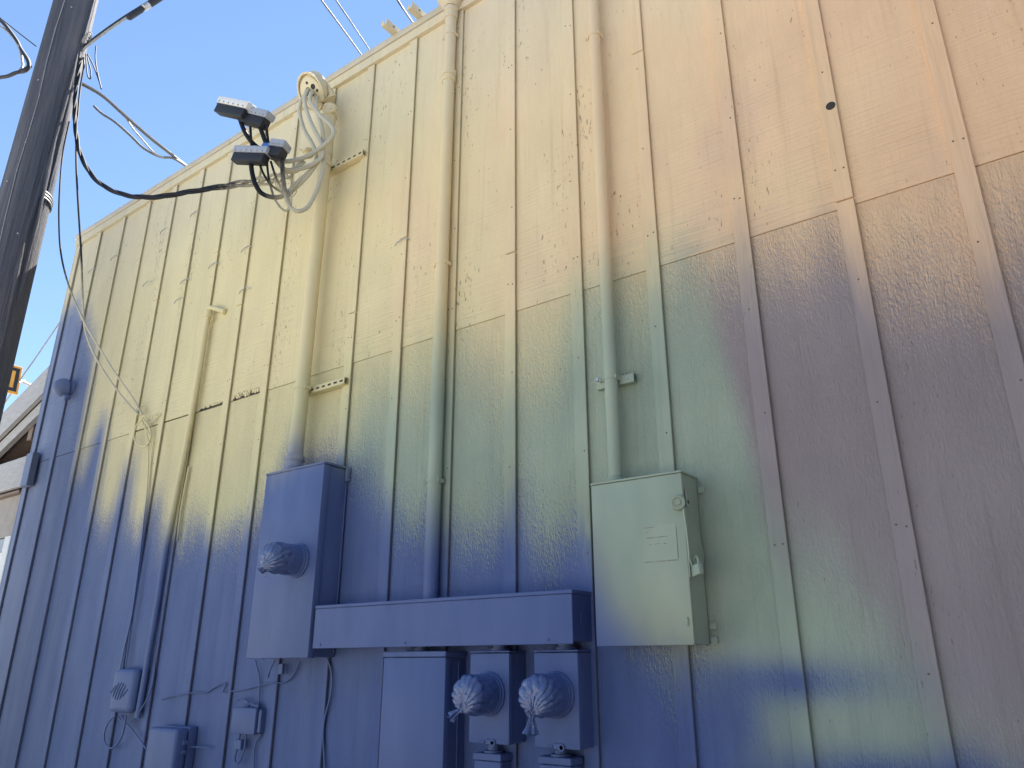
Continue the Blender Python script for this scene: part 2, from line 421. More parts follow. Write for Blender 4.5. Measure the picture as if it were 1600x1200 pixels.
# ------------------------------------------------------------------ mesh helpers
class MB:
    """Collects shapes, in world metres, that become ONE mesh object."""
    def __init__(self):
        self.bm = bmesh.new()

    def add(self, verts, faces):
        vs_ = [self.bm.verts.new(v) for v in verts]
        for f in faces:
            try:
                self.bm.faces.new([vs_[i] for i in f])
            except ValueError:
                pass
        return self

    def box(self, x0, x1, y0, y1, z0, z1, bev=0.0, seg=1):
        t = bmesh.new()
        bmesh.ops.create_cube(t, size=1.0)
        for v in t.verts:
            v.co = Vector(((x0 + x1) / 2 + v.co.x * (x1 - x0), (y0 + y1) / 2 + v.co.y * (y1 - y0), (z0 + z1) / 2 + v.co.z * (z1 - z0)))
        if bev:
            bmesh.ops.bevel(t, geom=t.edges[:], offset=bev, segments=seg, profile=0.5, affect='EDGES')
        self._merge(t)
        return self

    def obox(self, c, ax, ay, az, bev=0.0, seg=1):
        """box from a centre and three half-axis vectors"""
        t = bmesh.new()
        bmesh.ops.create_cube(t, size=2.0)
        if bev:
            lx, ly, lz = ax.length, ay.length, az.length
            for v in t.verts:
                v.co = Vector((v.co.x * lx, v.co.y * ly, v.co.z * lz))
            bmesh.ops.bevel(t, geom=t.edges[:], offset=bev, segments=seg, profile=0.5, affect='EDGES')
            for v in t.verts:
                v.co = c + ax.normalized() * v.co.x + ay.normalized() * v.co.y + az.normalized() * v.co.z
        else:
            for v in t.verts:
                v.co = c + ax * v.co.x + ay * v.co.y + az * v.co.z
        self._merge(t)
        return self

    def _merge(self, t):
        t.verts.ensure_lookup_table()
        idx = {v: i for i, v in enumerate(t.verts)}
        self.add([v.co.copy() for v in t.verts], [[idx[v] for v in f.verts] for f in t.faces])
        t.free()

    def tube(self, pts, r, seg=8, cap=True):
        pts = [Vector(p) for p in pts]
        n = len(pts)
        rr = r if isinstance(r, (list, tuple)) else [r] * n
        tang = [(pts[min(i + 1, n - 1)] - pts[max(i - 1, 0)]).normalized() for i in range(n)]
        u = tang[0].orthogonal().normalized()
        verts, faces = [], []
        for i in range(n):
            t = tang[i]
            u = (u - t * u.dot(t))
            u = u.normalized() if u.length > 1e-6 else t.orthogonal().normalized()
            w = t.cross(u)
            for k in range(seg):
                a = 2 * math.pi * k / seg
                verts.append(pts[i] + (u * math.cos(a) + w * math.sin(a)) * rr[i])
        for i in range(n - 1):
            for k in range(seg):
                k2 = (k + 1) % seg
                faces.append((i * seg + k, i * seg + k2, (i + 1) * seg + k2, (i + 1) * seg + k))
        if cap:
            faces.append(tuple(range(seg))[::-1])
            faces.append(tuple((n - 1) * seg + k for k in range(seg)))
        return self.add(verts, faces)

    def lathe(self, o, axis, prof, seg=24, cap=True):
        """prof = (distance along axis, radius)"""
        o = Vector(o)
        a = Vector(axis).normalized()
        return self.tube_axis([o + a * t for t, r in prof], [max(r, 1e-4) for t, r in prof], a, seg, cap)

    def tube_axis(self, pts, rr, a, seg, cap):
        u = a.orthogonal().normalized()
        w = a.cross(u)
        verts, faces = [], []
        n = len(pts)
        for p, r in zip(pts, rr):
            for k in range(seg):
                t = 2 * math.pi * k / seg
                verts.append(p + (u * math.cos(t) + w * math.sin(t)) * r)
        for i in range(n - 1):
            for k in range(seg):
                k2 = (k + 1) % seg
                faces.append((i * seg + k, i * seg + k2, (i + 1) * seg + k2, (i + 1) * seg + k))
        if cap:
            faces.append(tuple(range(seg))[::-1])
            faces.append(tuple((n - 1) * seg + k for k in range(seg)))
        return self.add(verts, faces)

    def prism(self, pts, off):
        """closed outline (3-D points) extruded by a vector"""
        off = Vector(off)
        p = [Vector(q) for q in pts]
        n = len(p)
        f = [tuple(range(n)), tuple(range(2 * n - 1, n - 1, -1))]
        f += [(i, (i + 1) % n, n + (i + 1) % n, n + i) for i in range(n)]
        return self.add(p + [q + off for q in p], f)

def smooth_path(pts, sub=6):
    p = [Vector(q) for q in pts]
    if len(p) < 3:
        return p
    out = []
    for i in range(len(p) - 1):
        a, b = p[max(i - 1, 0)], p[i]
        c, d = p[i + 1], p[min(i + 2, len(p) - 1)]
        for k in range(sub):
            t = k / sub
            out.append(0.5 * ((2 * b) + (c - a) * t + (2 * a - 5 * b + 4 * c - d) * t * t + (3 * b - a - 3 * c + d) * t ** 3))
    out.append(p[-1])
    return out

WORLD = {}

def tag(o, label=None, cat=None, group=None, kind=None):
    for k, v in (('label', label), ('category', cat), ('group', group), ('kind', kind)):
        if v:
            o[k] = v
    return o

def thing(name, loc, label, cat, group=None):
    o = bpy.data.objects.new(name, None)
    o.empty_display_size = 0.1
    o.location = loc
    COL.objects.link(o)
    WORLD[o] = Vector(loc)
    return tag(o, label, cat, group)

def build(name, mb, mat, parent=None, label=None, cat=None, group=None, kind=None, angle=35):
    bm = mb.bm
    bmesh.ops.recalc_face_normals(bm, faces=bm.faces[:])
    co = [v.co for v in bm.verts]
    lo = Vector([min(c[i] for c in co) for i in range(3)])
    hi = Vector([max(c[i] for c in co) for i in range(3)])
    ctr = (lo + hi) / 2
    if parent is None:
        ctr.z = lo.z
    for v in bm.verts:
        v.co -= ctr
    me = bpy.data.meshes.new(name)
    bm.to_mesh(me)
    bm.free()
    for p in me.polygons:
        p.use_smooth = True
    me.set_sharp_from_angle(angle=rad(angle))
    me.materials.append(mat)
    o = bpy.data.objects.new(name, me)
    COL.objects.link(o)
    if parent is not None:
        o.parent = parent
        o.location = ctr - WORLD[parent]
    else:
        o.location = ctr
    WORLD[o] = ctr
    return tag(o, label, cat, group, kind)

def copy_part(o, parent, world):
    c = o.copy()
    COL.objects.link(c)
    c.parent = parent
    c.location = Vector(world) - WORLD[parent]
    WORLD[c] = Vector(world)
    return c

def cable(name, pts, r, mat, parent=None, label=None, cat=None, group=None, sub=6, seg=7):
    return build(name, MB().tube(smooth_path(pts, sub), r, seg), mat, parent, label, cat, group, angle=80)

# ------------------------------------------------------------------ ground
g = MB()
g.add([(-150, -150, 0), (150, -150, 0), (150, 150, 0), (-150, 150, 0)], [(0, 1, 2, 3)])
build('ground', g, M['ground'], kind='structure')

# ------------------------------------------------------------------ the sided building
SEAM = 3.274
TOP = 5.545
X_LEFT, X_RIGHT = -7.57, 4.13
EDGE = [-7.094, -6.649, -6.208, -5.777, -5.368, -4.966, -4.548, -4.134, -3.722, -3.316, -2.908, -2.506, -2.095,
        -1.691, -1.283, -0.860, -0.433, -0.017, 0.395, 0.808, 1.22, 1.632, 2.045, 2.457, 2.87, 3.28, 3.69, 4.10]
BW, BT = 0.068, 0.019
bldg = thing('sided_building', (-1.7, 3.6, 0.0), 'board and batten building with a flat roof, wall sprayed cream, green, mauve and blue', 'building')

# walls behind the siding, roof deck
b = MB()
b.box(X_LEFT + .02, X_RIGHT - .02, 0.016, 0.14, 0.0, 5.60)
build('sheathing', b, M['dark'], bldg)
b = MB()
b.box(X_LEFT + .02, X_LEFT + .16, 0.15, 7.2, 0.0, 5.60)
build('end_wall', b, M['lower'], bldg)
b = MB()
b.box(X_RIGHT - .16, X_RIGHT - .02, 0.15, 7.2, 0.0, 5.60)
build('end_wall', b, M['lower'], bldg)
b = MB()
b.box(X_LEFT + .17, X_RIGHT - .17, 7.06, 7.2, 0.0, 5.60)
build('rear_wall', b, M['lower'], bldg)
b = MB()
b.box(X_LEFT + .0, X_RIGHT, 0.05, 7.25, 5.605, 5.65)
build('roof', b, M['roofing'], bldg)
b = MB()
b.box(X_LEFT + .025, X_RIGHT - .03, -0.012, 0.012, 0.0, 0.14)
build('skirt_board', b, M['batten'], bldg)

# siding sheets: one above and one below the seam between each pair of battens
centres = [-7.54] + [e - BW / 2 for e in EDGE]
gapy = {4: 0.006, 5: 0.007, 6: 0.005, 7: 0.002}
for i in range(len(centres) - 1):
    xa, xb = centres[i] + .002, centres[i + 1] - .002
    lip = 0.0035 if i > 8 else 0.0015
    dz = random.uniform(-.0015, .0015)
    b = MB()
    b.box(xa, xb, -lip, 0.012 - lip, SEAM + dz + gapy.get(i, 0.001), TOP + .02)
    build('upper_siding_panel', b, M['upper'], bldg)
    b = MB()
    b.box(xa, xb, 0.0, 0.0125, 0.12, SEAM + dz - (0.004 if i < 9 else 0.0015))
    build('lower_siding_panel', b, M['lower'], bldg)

# battens: each strip of wood is its own piece, some are made of two lengths butted together
def batten_mesh(z0, z1):
    b = MB()
    b.box(-BW, 0, -BT, -0.0045, z0, z1, 0.0022)
    return b
splits = {0: 4.58, 3: 4.42, 5: 4.60, 6: 4.02, 9: 3.61, 10: 4.0, 12: 3.62, 14: 4.524, 16: 3.30, 20: 3.5, 23: 4.1}
joined = {}
long_batten = None
for i, e in enumerate(EDGE):
    e_ = e + random.uniform(-.002, .002)
    if i in splits:
        zs = [(0.145, splits[i] - .003), (splits[i] + .003, TOP - .001)]
    else:
        zs = [(0.145, TOP - .001)]
    for z0, z1 in zs:
        if len(zs) == 1 and long_batten is not None:
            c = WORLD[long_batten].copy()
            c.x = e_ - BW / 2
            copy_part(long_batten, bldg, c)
            continue
        bm_ = batten_mesh(z0, z1)
        for v in bm_.bm.verts:
            v.co.x += e_
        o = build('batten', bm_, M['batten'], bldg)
        if len(zs) == 1:
            long_batten = o

# corner boards
b = MB()
b.box(-7.572, -7.504, -0.021, -0.0045, 0.0, TOP - .001, 0.0025)
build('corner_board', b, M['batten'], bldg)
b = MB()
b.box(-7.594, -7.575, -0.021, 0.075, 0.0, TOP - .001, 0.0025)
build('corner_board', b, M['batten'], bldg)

# fascia and metal roof edge in long lengths
for xa, xb in ((-7.60, -4.30), (-4.298, -1.1), (-1.098, 2.0), (2.002, X_RIGHT + .02)):
    b = MB()
    b.box(xa, xb, -0.034, 0.01, TOP, 5.617, 0.002)
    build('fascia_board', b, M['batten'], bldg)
for xa, xb in ((-7.61, -5.0), (-4.998, -2.0), (-1.998, 1.0), (1.002, X_RIGHT + .02)):
    b = MB()
    b.box(xa, xb, -0.042, 0.045, 5.622, 5.677, 0.004, 2)
    build('roof_edge', b, M['flashing'], bldg)
b = MB()
b.box(-7.6, X_RIGHT, -0.026, 0.04, 5.6172, 5.6218)
build('roof_edge_gap', b, M['dark'], bldg)

# nail heads on the battens and the bored hole in one of them
nb = MB()
for i, e in enumerate(EDGE):
    for k in range(11):
        z = 0.5 + k * 0.49 + random.uniform(-.04, .04)
        if z > 5.5:
            continue
        for q in ((.018, .048) if k % 3 == 0 else (random.choice((.02, .035, .046)),)):
            x = e - q + random.uniform(-.004, .004)
            nb.lathe((x, -BT + .001, z + random.uniform(-.01, .01)), (0, -1, 0), [(0, .0042), (.0022, .0038)], 7)
build('nail_heads', nb, plain('rusty_nail', (0.12, 0.09, 0.065), 0.7), bldg, kind='stuff')
b = MB()
b.lathe((-0.4585, -BT - .0012, 3.757), (0, 1, 0), [(0, .019), (0.001, .0195), (0.001, .014), (0.0025, .0135)], 18)
build('bored_hole', b, M['dark'], bldg)

# bent wire hooks left in the battens at the left end
for p in [(-7.068, -0.030, 5.116), (-6.657, -0.030, 5.118), (-5.945, -0.030, 4.630), (-5.340, -0.030, 4.465), (-4.955, -0.030, 4.484), (-4.537, -0.030, 4.487), (-5.355, -0.030, 5.104), (-4.490, -0.030, 4.126),
          (-5.813, -0.030, 5.105), (-2.903, -0.030, 3.975), (-5.379, -0.030, 4.305)]:
    x, y, z = p
    b = MB()
    b.tube([(x + .015, -.016, z), (x - .02, -.030, z + .012), (x - .07, -.034, z - .004), (x - .085, -.036, z - .025)], .0035, 6)
    build('wire_hook', b, M['steel'], bldg)

# the broken upper lip of two sheets where the seam has rotted
def splinter(x0, x1, n, zt):
    b = MB()
    for k in range(n):
        x = random.uniform(x0, x1)
        h = random.uniform(.006, zt)
        w = random.uniform(.008, .03)
        c = Vector((x, -.006, SEAM + .012 + random.uniform(0, zt * .5)))
        a = random.uniform(-.5, .9)
        up = Vector((math.sin(a), -random.uniform(.05, .5), math.cos(a))).normalized()
        sd = Vector((math.cos(a), random.uniform(-.3, .1), -math.sin(a))).normalized()
        b.obox(c, sd * w * .5, up.cross(sd).normalized() * .0015, up * h * .5)
    return b
def rot_gap(x0, x1, n, lo, hi):
    b = MB()
    up = [(x0 + (x1 - x0) * k / n, -.0042, SEAM + random.uniform(lo, hi) * (1 if 0 < k < n else .2)) for k in range(n + 1)]
    dn = [(x0 + (x1 - x0) * k / n, -.0042, SEAM - random.uniform(.001, .006)) for k in range(n, -1, -1)]
    return b.prism(up + dn, (0, .002, 0))
build('rotted_gap', rot_gap(-4.92, -4.61, 18, .006, .020), M['dark'], bldg)
build('rotted_gap', rot_gap(-4.52, -4.21, 22, .005, .034), M['dark'], bldg)
build('rotted_edge', splinter(-4.90, -4.62, 14, .016), M['batten'], bldg, label='splintered lower edge of an upper siding sheet', kind='stuff')
build('rotted_edge', splinter(-4.51, -4.22, 44, .034), M['batten'], bldg, label='badly frayed lower edge of an upper siding sheet', kind='stuff')

# ------------------------------------------------------------------ service mast with its weatherhead
MX, MY = -3.655, -0.10
mast = thing('service_mast', (MX, MY, 2.61), 'thick cream electrical mast rising from the cabinet to a hooded weatherhead at the roof edge', 'conduit')
build('mast_pipe', MB().lathe((MX, MY, 2.61), (0, 0, 1), [(0, .0445), (2.63, .0445)], 28), M['metal'], mast)
build('hub', MB().lathe((MX, MY, 2.612), (0, 0, 1), [(0, .060), (.035, .060), (.04, .053), (.075, .053), (.08, .058), (.105, .058), (.11, .05), (.13, .0455)], 28), M['metal'], mast)
# weatherhead: a collar clamped on the pipe, a hood and the faceplate with cable holes
FC = Vector((-3.730, -0.215, 5.358))
FN = Vector((0.06, -0.78, -0.62)).normalized()
FU = (Vector((0, 0, 1)) - FN * FN.z).normalized()
FR = FN.cross(FU)
def ring(c, u, w, ru, rw, n=28):
    return [c + u * (ru * math.cos(2 * math.pi * k / n)) + w * (rw * math.sin(2 * math.pi * k / n)) for k in range(n)]
def loft(b, rings, cap=True):
    n = len(rings[0])
    v = [p for r in rings for p in r]
    f = []
    for i in range(len(rings) - 1):
        for k in range(n):
            k2 = (k + 1) % n
            f.append((i * n + k, i * n + k2, (i + 1) * n + k2, (i + 1) * n + k))
    if cap:
        f.append(tuple(range(n))[::-1])
        f.append(tuple((len(rings) - 1) * n + k for k in range(n)))
    return b.add(v, f)
mt = Vector((MX, MY, 5.225))
ux, uy = Vector((1, 0, 0)), Vector((0, 1, 0))
def orient(c, u, w, ru, rw):                      # start each ring on the upper side
    return ring(c, u, w, ru, rw)
b = MB()
back = FC - FN * .075 + Vector((.02, .0, -.01))
loft(b, [orient(mt, uy, -ux, .050, .050), orient(mt + Vector((0, 0, .05)), uy, -ux, .055, .055),
         orient(mt.lerp(back, .55) + Vector((.01, 0, .02)), (uy * .7 + FU * .5).normalized(), -FR, .085, .075),
         orient(back + Vector((-.01, -.03, .03)), FU, -FR, .118, .10), orient(FC - FN * .035 + FU * .01, FU, -FR, .132, .108),
         orient(FC + FN * .012 + FU * .012, FU, -FR, .136, .110), orient(FC + FN * .012 + FU * .010, FU, -FR, .124, .099),
         orient(FC - FN * .012 + FU * .008, FU, -FR, .122, .097)])
build('weatherhead_hood', b, M['metal'], mast, angle=50)
b = MB()
b.lathe((MX, MY, 5.19), (0, 0, 1), [(0, .050), (.004, .054), (.05, .054), (.055, .050)], 26)
b.obox(Vector((MX + .055, MY - .02, 5.215)), Vector((.022, 0, 0)), Vector((0, .012, 0)), Vector((0, 0, .022)), .003)
b.lathe((MX + .06, MY - .045, 5.215), (0, 1, 0), [(0, .008), (.05, .008)], 8)
build('clamp_collar', b, M['metal'], mast)
b = MB()
loft(b, [orient(FC - FN * .010, FU, -FR, .116, .092), orient(FC + FN * .004, FU, -FR, .116, .092), orient(FC + FN * .008, FU, -FR, .108, .085)])
plate = build('faceplate', b, M['metal'], mast)
holes = [(-.035, .035), (.012, .030), (.030, -.030), (-.005, -.005), (-.055, .0), (.05, .0), (-.02, -.065), (.0, .075)]
for k, (r_, u_) in enumerate(holes):
    c = FC + FR * r_ * 1.1 + FU * u_
    rr = .019 if k < 4 else .010
    build('cable_hole', MB().lathe(c + FN * .0085, FN, [(0, rr), (.0015, rr)], 16), M['dark'], plate)

def strap(parent, x, y, z, r, ear=True, name='strap'):
    b = MB()
    n = 26
    inner, outer = r + .0006, r + .003
    b.tube_axis([Vector((x, y, z - .008)), Vector((x, y, z - .008)), Vector((x, y, z + .008)), Vector((x, y, z + .008))],
                [inner, outer, outer, inner], Vector((0, 0, 1)), n, False)
    if ear:
        for s in (-1, 1):
            b.box(x + s * (r + .002) - .004, x + s * (r + .002) + .004, y - .02, y + .03, z - .011, z + .011, .002)
        b.lathe((x - r - .024, y - .004, z), (1, 0, 0), [(0, .008), (.008, .008), (.008, .0045), (.026, .0045)], 8)
    return build(name, b, M['metal'], parent)

def strut(parent, x0, x1, z, d, slots=True):
    """slotted U channel screwed flat on the wall, slotted face out"""
    b = MB()
    h = .0205
    b.box(x0, x1, -d, -d + .003, z - h, z + h)
    b.box(x0, x1, -d + .0032, -.006, z - h, z - h + .003)
    b.box(x0, x1, -d + .0032, -.006, z + h - .003, z + h)
    o = build('strut_channel', b, M['metal'], parent)
    n = int((x1 - x0) / .05)
    for k in range(n if slots else 0):
        c = x0 + (k + .5) * (x1 - x0) / n
        build('slot', MB().box(c - .014, c + .014, -d - .0008, -d - .0002, z - .006, z + .006), M['dark'], o)
    return o
strut(mast, -3.70, -3.33, 4.785, .052)
strut(mast, -3.70, -3.33, 3.150, .052)
strap(mast, MX, MY, 4.785, .0445)
strap(mast, MX, MY, 3.150, .0445)

# ------------------------------------------------------------------ middle conduit: long pipe down to the trough
c2 = thing('conduit', (-2.565, -.062, 1.84), 'long thin cream conduit with two couplings running from the roof down to the long trough', 'conduit')
X2, Y2, R2 = -2.572, -.062, .0365
build('pipe', MB().lathe((X2, Y2, 1.842), (0, 0, 1), [(0, R2), (3.70, R2)], 24), M['metal'], c2)
build('coupling', MB().lathe((X2, Y2, 4.955), (0, 0, 1), [(0, R2), (.002, .043), (.032, .043), (.034, .039), (.044, .039), (.046, .045), (.085, .045), (.09, R2)], 24), M['metal'], c2)
build('coupling', MB().lathe((X2, Y2, 5.46), (0, 0, 1), [(0, R2), (.002, .044), (.04, .044), (.042, .041), (.05, .041), (.054, .047), (.085, .047), (.09, R2)], 24), M['metal'], c2)
build('roof_fitting', MB().lathe((X2, Y2 - .005, 5.555), (0, 0, 1), [(0, .042), (.02, .055), (.05, .085), (.10, .098), (.20, .098), (.25, .08), (.28, .03), (.285, .001)], 26), M['metal'], c2)
for z in (5.33, 3.68, 2.43):
    strap(c2, X2, Y2, z, R2)

# ------------------------------------------------------------------ right conduit down to the safety switch
c3 = thing('conduit', (-1.535, -.062, 2.275), 'cream and grey conduit on a strut bracket dropping straight into the safety switch', 'conduit')
X3, Y3, R3 = -1.533, -.065, .0302
build('pipe', MB().lathe((X3, Y3, 2.27), (0, 0, 1), [(0, R3), (3.4, R3)], 24), M['metal'], c3)
build('locknut', MB().lathe((X3, Y3, 2.272), (0, 0, 1), [(0, .043), (.008, .043), (.010, .037), (.03, .037), (.034, R3)], 16), M['metal'], c3)
s_ = strut(c3, -1.625, -1.435, 2.752, .035, False)
build('bolt', MB().lathe((-1.47, -.012, 2.752), (0, -1, 0), [(0, .012), (.008, .012), (.008, .006), (.028, .006)], 8), M['steel'], s_)
build('bolt', MB().lathe((-1.60, -.030, 2.765), (0, -1, 0), [(0, .006), (.035, .006), (.035, .010), (.045, .010)], 8), M['steel'], s_)
strap(c3, X3, Y3, 2.758, R3)
strap(c3, X3, Y3, 4.72, R3)
strap(c3, X3, Y3, 5.6, R3, False)

# ------------------------------------------------------------------ small conduit at the left with an elbow into the wall
c1 = thing('conduit', (-4.99, -.045, 1.2), 'small cream conduit with a short elbow turning into the wall near the left end', 'conduit')
pth = [(-5.036, -0.045, 1.238), (-5.015, -0.045, 1.795), (-5.007, -0.045, 2.362), (-4.948, -0.045, 3.184), (-4.924, -0.045, 4.015), (-4.915, -0.047, 4.060), (-4.890, -0.044, 4.075), (-4.820, -0.022, 4.048), (-4.758, 0.000, 4.018)]
b = MB().tube(smooth_path(pth, 5), .0195, 14)
build('pipe', b, M['metal'], c1)
e0 = Vector((-4.919, -0.046, 4.035))
build('elbow_fitting', MB().lathe(e0 - Vector((0, 0, .035)), (0.0, 0, 1), [(0, .020), (.002, .027), (.05, .027), (.065, .022)], 14), M['metal'], c1)
t0, t1 = Vector((-4.835, -0.024, 4.057)), Vector((-4.764, -0.002, 4.021))
build('elbow_collar', MB().lathe(t1 - (t1 - t0).normalized() * .012, t1 - t0, [(0, .026), (.012, .026)], 14), M['metal'], c1)

# ------------------------------------------------------------------ meter cabinet (left)
def bag_mesh(c, r, depth, gather, tail_dir, tail_len, seed, squash=1.0):
    """Crumpled plastic bag pulled over a round meter at c, facing the camera side (-y), knotted at an angle `gather`."""
    b = MB()
    nt, nsg = 120, 56
    g_ = Vector((math.cos(gather), 0, math.sin(gather)))
    G = Vector(c) + g_ * (r * .80) + Vector((0, -depth * .80, 0))
    verts, faces = [], []
    for i in range(nsg + 1):
        s = i / nsg
        if s < .5:
            rr, dep = r * (1.0 + .03 * math.sin(s * 6)), depth * .70 * (s / .5)
        else:
            u = (s - .5) / .5
            rr = r * max(.0, math.cos(u * math.pi / 2)) ** .55
            dep = depth * (.70 + .30 * math.sin(u * math.pi / 2))
        for k in range(nt):
            t = 2 * math.pi * k / nt
            p = Vector(c) + Vector((math.cos(t) * rr, -dep, math.sin(t) * rr * squash))
            n = Vector((math.cos(t), -(.15 if s < .5 else 1.4 * (s - .5)), math.sin(t))).normalized()
            d = p - G
            dist = d.length
            phi = math.atan2(d.x * .8 + d.y * .6, d.z)
            q = noise.noise(Vector((p.x * 14 + seed, p.y * 14, p.z * 14)))
            fold = abs(math.sin(phi * 11.0 + q * 2.0 + seed)) ** .55
            fall = max(0.0, 1.0 - dist / (r * 2.1))
            amp = .010 * min(1, s * 3.2) * (.35 + 1.1 * fall)
            cr = noise.noise(Vector((p.x * 34, p.y * 34 + seed * 3, p.z * 34)))
            cr2 = abs(noise.noise(Vector((p.x * 60 + seed, p.y * 22, p.z * 60))))
            p = p + n * ((fold - .6) * amp + (cr * .0035 - cr2 * .004) * min(1, s * 3))
            pull = max(0.0, 1 - dist / (r * .75)) ** 1.5 * .75
            p = p.lerp(G, pull)
            verts.append(p)
    for i in range(nsg):
        for k in range(nt):
            k2 = (k + 1) % nt
            faces.append((i * nt + k, i * nt + k2, (i + 1) * nt + k2, (i + 1) * nt + k))
    b.add(verts, faces)
    td = Vector(tail_dir).normalized()
    u = td.orthogonal().normalized()
    w = td.cross(u)
    nk, ns_ = 48, 14
    verts, faces = [], []
    for i in range(ns_ + 1):
        s = i / ns_
        base = G - td * r * .12 + td * (tail_len + r * .12) * s
        rr = 1.3 * r * (.34 - .22 * math.sin(min(1, s / .35) * math.pi / 2) + .30 * max(0, s - .35))
        for k in range(nk):
            t = 2 * math.pi * k / nk
            star = .62 + .38 * math.sin(t * 6 + 2.2 * noise.noise(Vector((s * 3, seed, t))))
            q = noise.noise(Vector((math.cos(t) * 2 + seed, math.sin(t) * 2, s * 5)))
            verts.append(base + (u * math.cos(t) * rr + w * math.sin(t) * rr * .6) * (star + .35 * q) + td * (.010 * q))
    for i in range(ns_):
        for k in range(nk):
            k2 = (k + 1) % nk
            faces.append((i * nk + k, i * nk + k2, (i + 1) * nk + k2, (i + 1) * nk + k))
    faces.append(tuple(ns_ * nk + k for k in range(nk)))
    b.add(verts, faces)
    return b
M['bag'] = house_paint('beige_paint_on_plastic_bag', 'metal')
M['bag'].node_tree.nodes['Principled BSDF'].inputs['Roughness'].default_value = 0.2
M['bag'].node_tree.nodes['Principled BSDF'].inputs['Specular IOR Level'].default_value = 0.6

def meter_ring(parent, c, r):
    build('meter_ring', MB().lathe(c, (0, -1, 0), [(0, r), (.010, r), (.014, r * .96), (.014, r * .93), (.024, r * .93), (.028, r * .89), (.028, r * .80)], 40), M['metal'], parent)
    build('meter_drum', MB().lathe(Vector(c) - Vector((0, .01, 0)), (0, -1, 0), [(0, r * .80), (.07, r * .80), (.075, r * .76)], 32), M['metal'], parent)

def screw(parent, p, r=.006, axis=(0, -1, 0)):
    return build('screw', MB().lathe(p, axis, [(0, r), (.003, r), (.0045, r * .6)], 10), M['metal'], parent)

cab = thing('meter_cabinet', (-3.54, -.1, 1.59), 'tall blue sprayed meter cabinet at the trough left end, a tied bag over its meter', 'cabinet')
cx0, cx1, cz0, cz1, cd = -3.795, -3.285, 1.587, 2.605, .185
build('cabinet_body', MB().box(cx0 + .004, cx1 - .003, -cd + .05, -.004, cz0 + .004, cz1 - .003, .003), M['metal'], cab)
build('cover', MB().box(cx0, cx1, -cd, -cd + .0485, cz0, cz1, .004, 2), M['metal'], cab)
build('cover_lip', MB().box(cx0 - .004, cx1 + .006, -cd - .004, -.006, cz1 + .001, cz1 + .014, .003), M['metal'], cab)
build('mounting_lug', MB().box(cx1 + .002, cx1 + .022, -.030, -.006, cz1 - .075, cz1 + .006, .002), M['metal'], cab)
build('cover_seam', MB().box(cx1 - .002, cx1 + .004, -.020, -.010, cz0 + .02, cz1 - .08, .0015), M['metal'], cab)
for dx in (-.13, .15):
    screw(cab, (cx0 + .255 + dx, -cd + .02, cz0 - .002), .006, (0, 0, -1))
meter_ring(cab, (-3.43, -cd - .001, 2.085), .092)
build('plastic_bag', bag_mesh((-3.43, -cd - .014, 2.085), .080, .205, rad(235), (-.55, -.35, -.75), .030, 3.0), M['bag'],
      None, 'blue painted plastic bag gathered over the meter of the tall left cabinet', 'plastic bag', 'plastic bags tied over the meters')

# ------------------------------------------------------------------ long wiring trough
tr = thing('wiring_trough', (-2.485, -.085, 1.63), 'long horizontal blue wiring trough between the cabinet and the safety switch', 'trough')
tx0, tx1, tz0, tz1, td_ = -3.268, -1.702, 1.632, 1.84, .17
build('trough_body', MB().box(tx0 + .003, tx1 - .002, -td_ + .004, -.004, tz0 + .012, tz1 - .002, .002), M['metal'], tr)
build('front_cover', MB().box(tx0, tx1, -td_ - .003, -td_ + .0025, tz0, tz1 - .014, .0015), M['metal'], tr)
build('top_cover', MB().box(tx0 - .001, tx1 + .004, -td_ - .006, -.003, tz1 - .0125, tz1 + .003, .002), M['metal'], tr)
for x in (-3.21, -2.62, -1.82):
    screw(tr, (x, -td_ - .003, tz0 + .018), .006)
build('knockout', MB().lathe((-1.703, -.08, 1.73), (1, 0, 0), [(0, .03), (.003, .03), (.003, .024)], 20), M['metal'], tr)

# ------------------------------------------------------------------ tall blank panel under the trough
pn = thing('panel_box', (-2.58, -.075, 0.70), 'wide blank blue panel box under the trough, left of the two bagged meters', 'panel box')
px0, px1 = -2.775, -2.388
build('box_body', MB().box(px0 + .004, px1 - .004, -.105, -.004, .70, 1.606, .003), M['metal'], pn)
build('front_cover', MB().box(px0, px1, -.150, -.1065, .695, 1.585, .004, 2), M['metal'], pn)
build('hood', MB().box(px0 - .002, px1 + .003, -.155, -.004, 1.5875, 1.612, .003), M['metal'], pn)
build('nipple', MB().lathe((-2.60, -.075, 1.6125), (0, 0, 1), [(0, .036), (.014, .036), (.014, .028), (.03, .028)], 18), M['metal'], pn)
build('side_flange', MB().box(px1 - .003, px1 + .003, -.060, -.052, .72, 1.57, .001), M['metal'], pn)

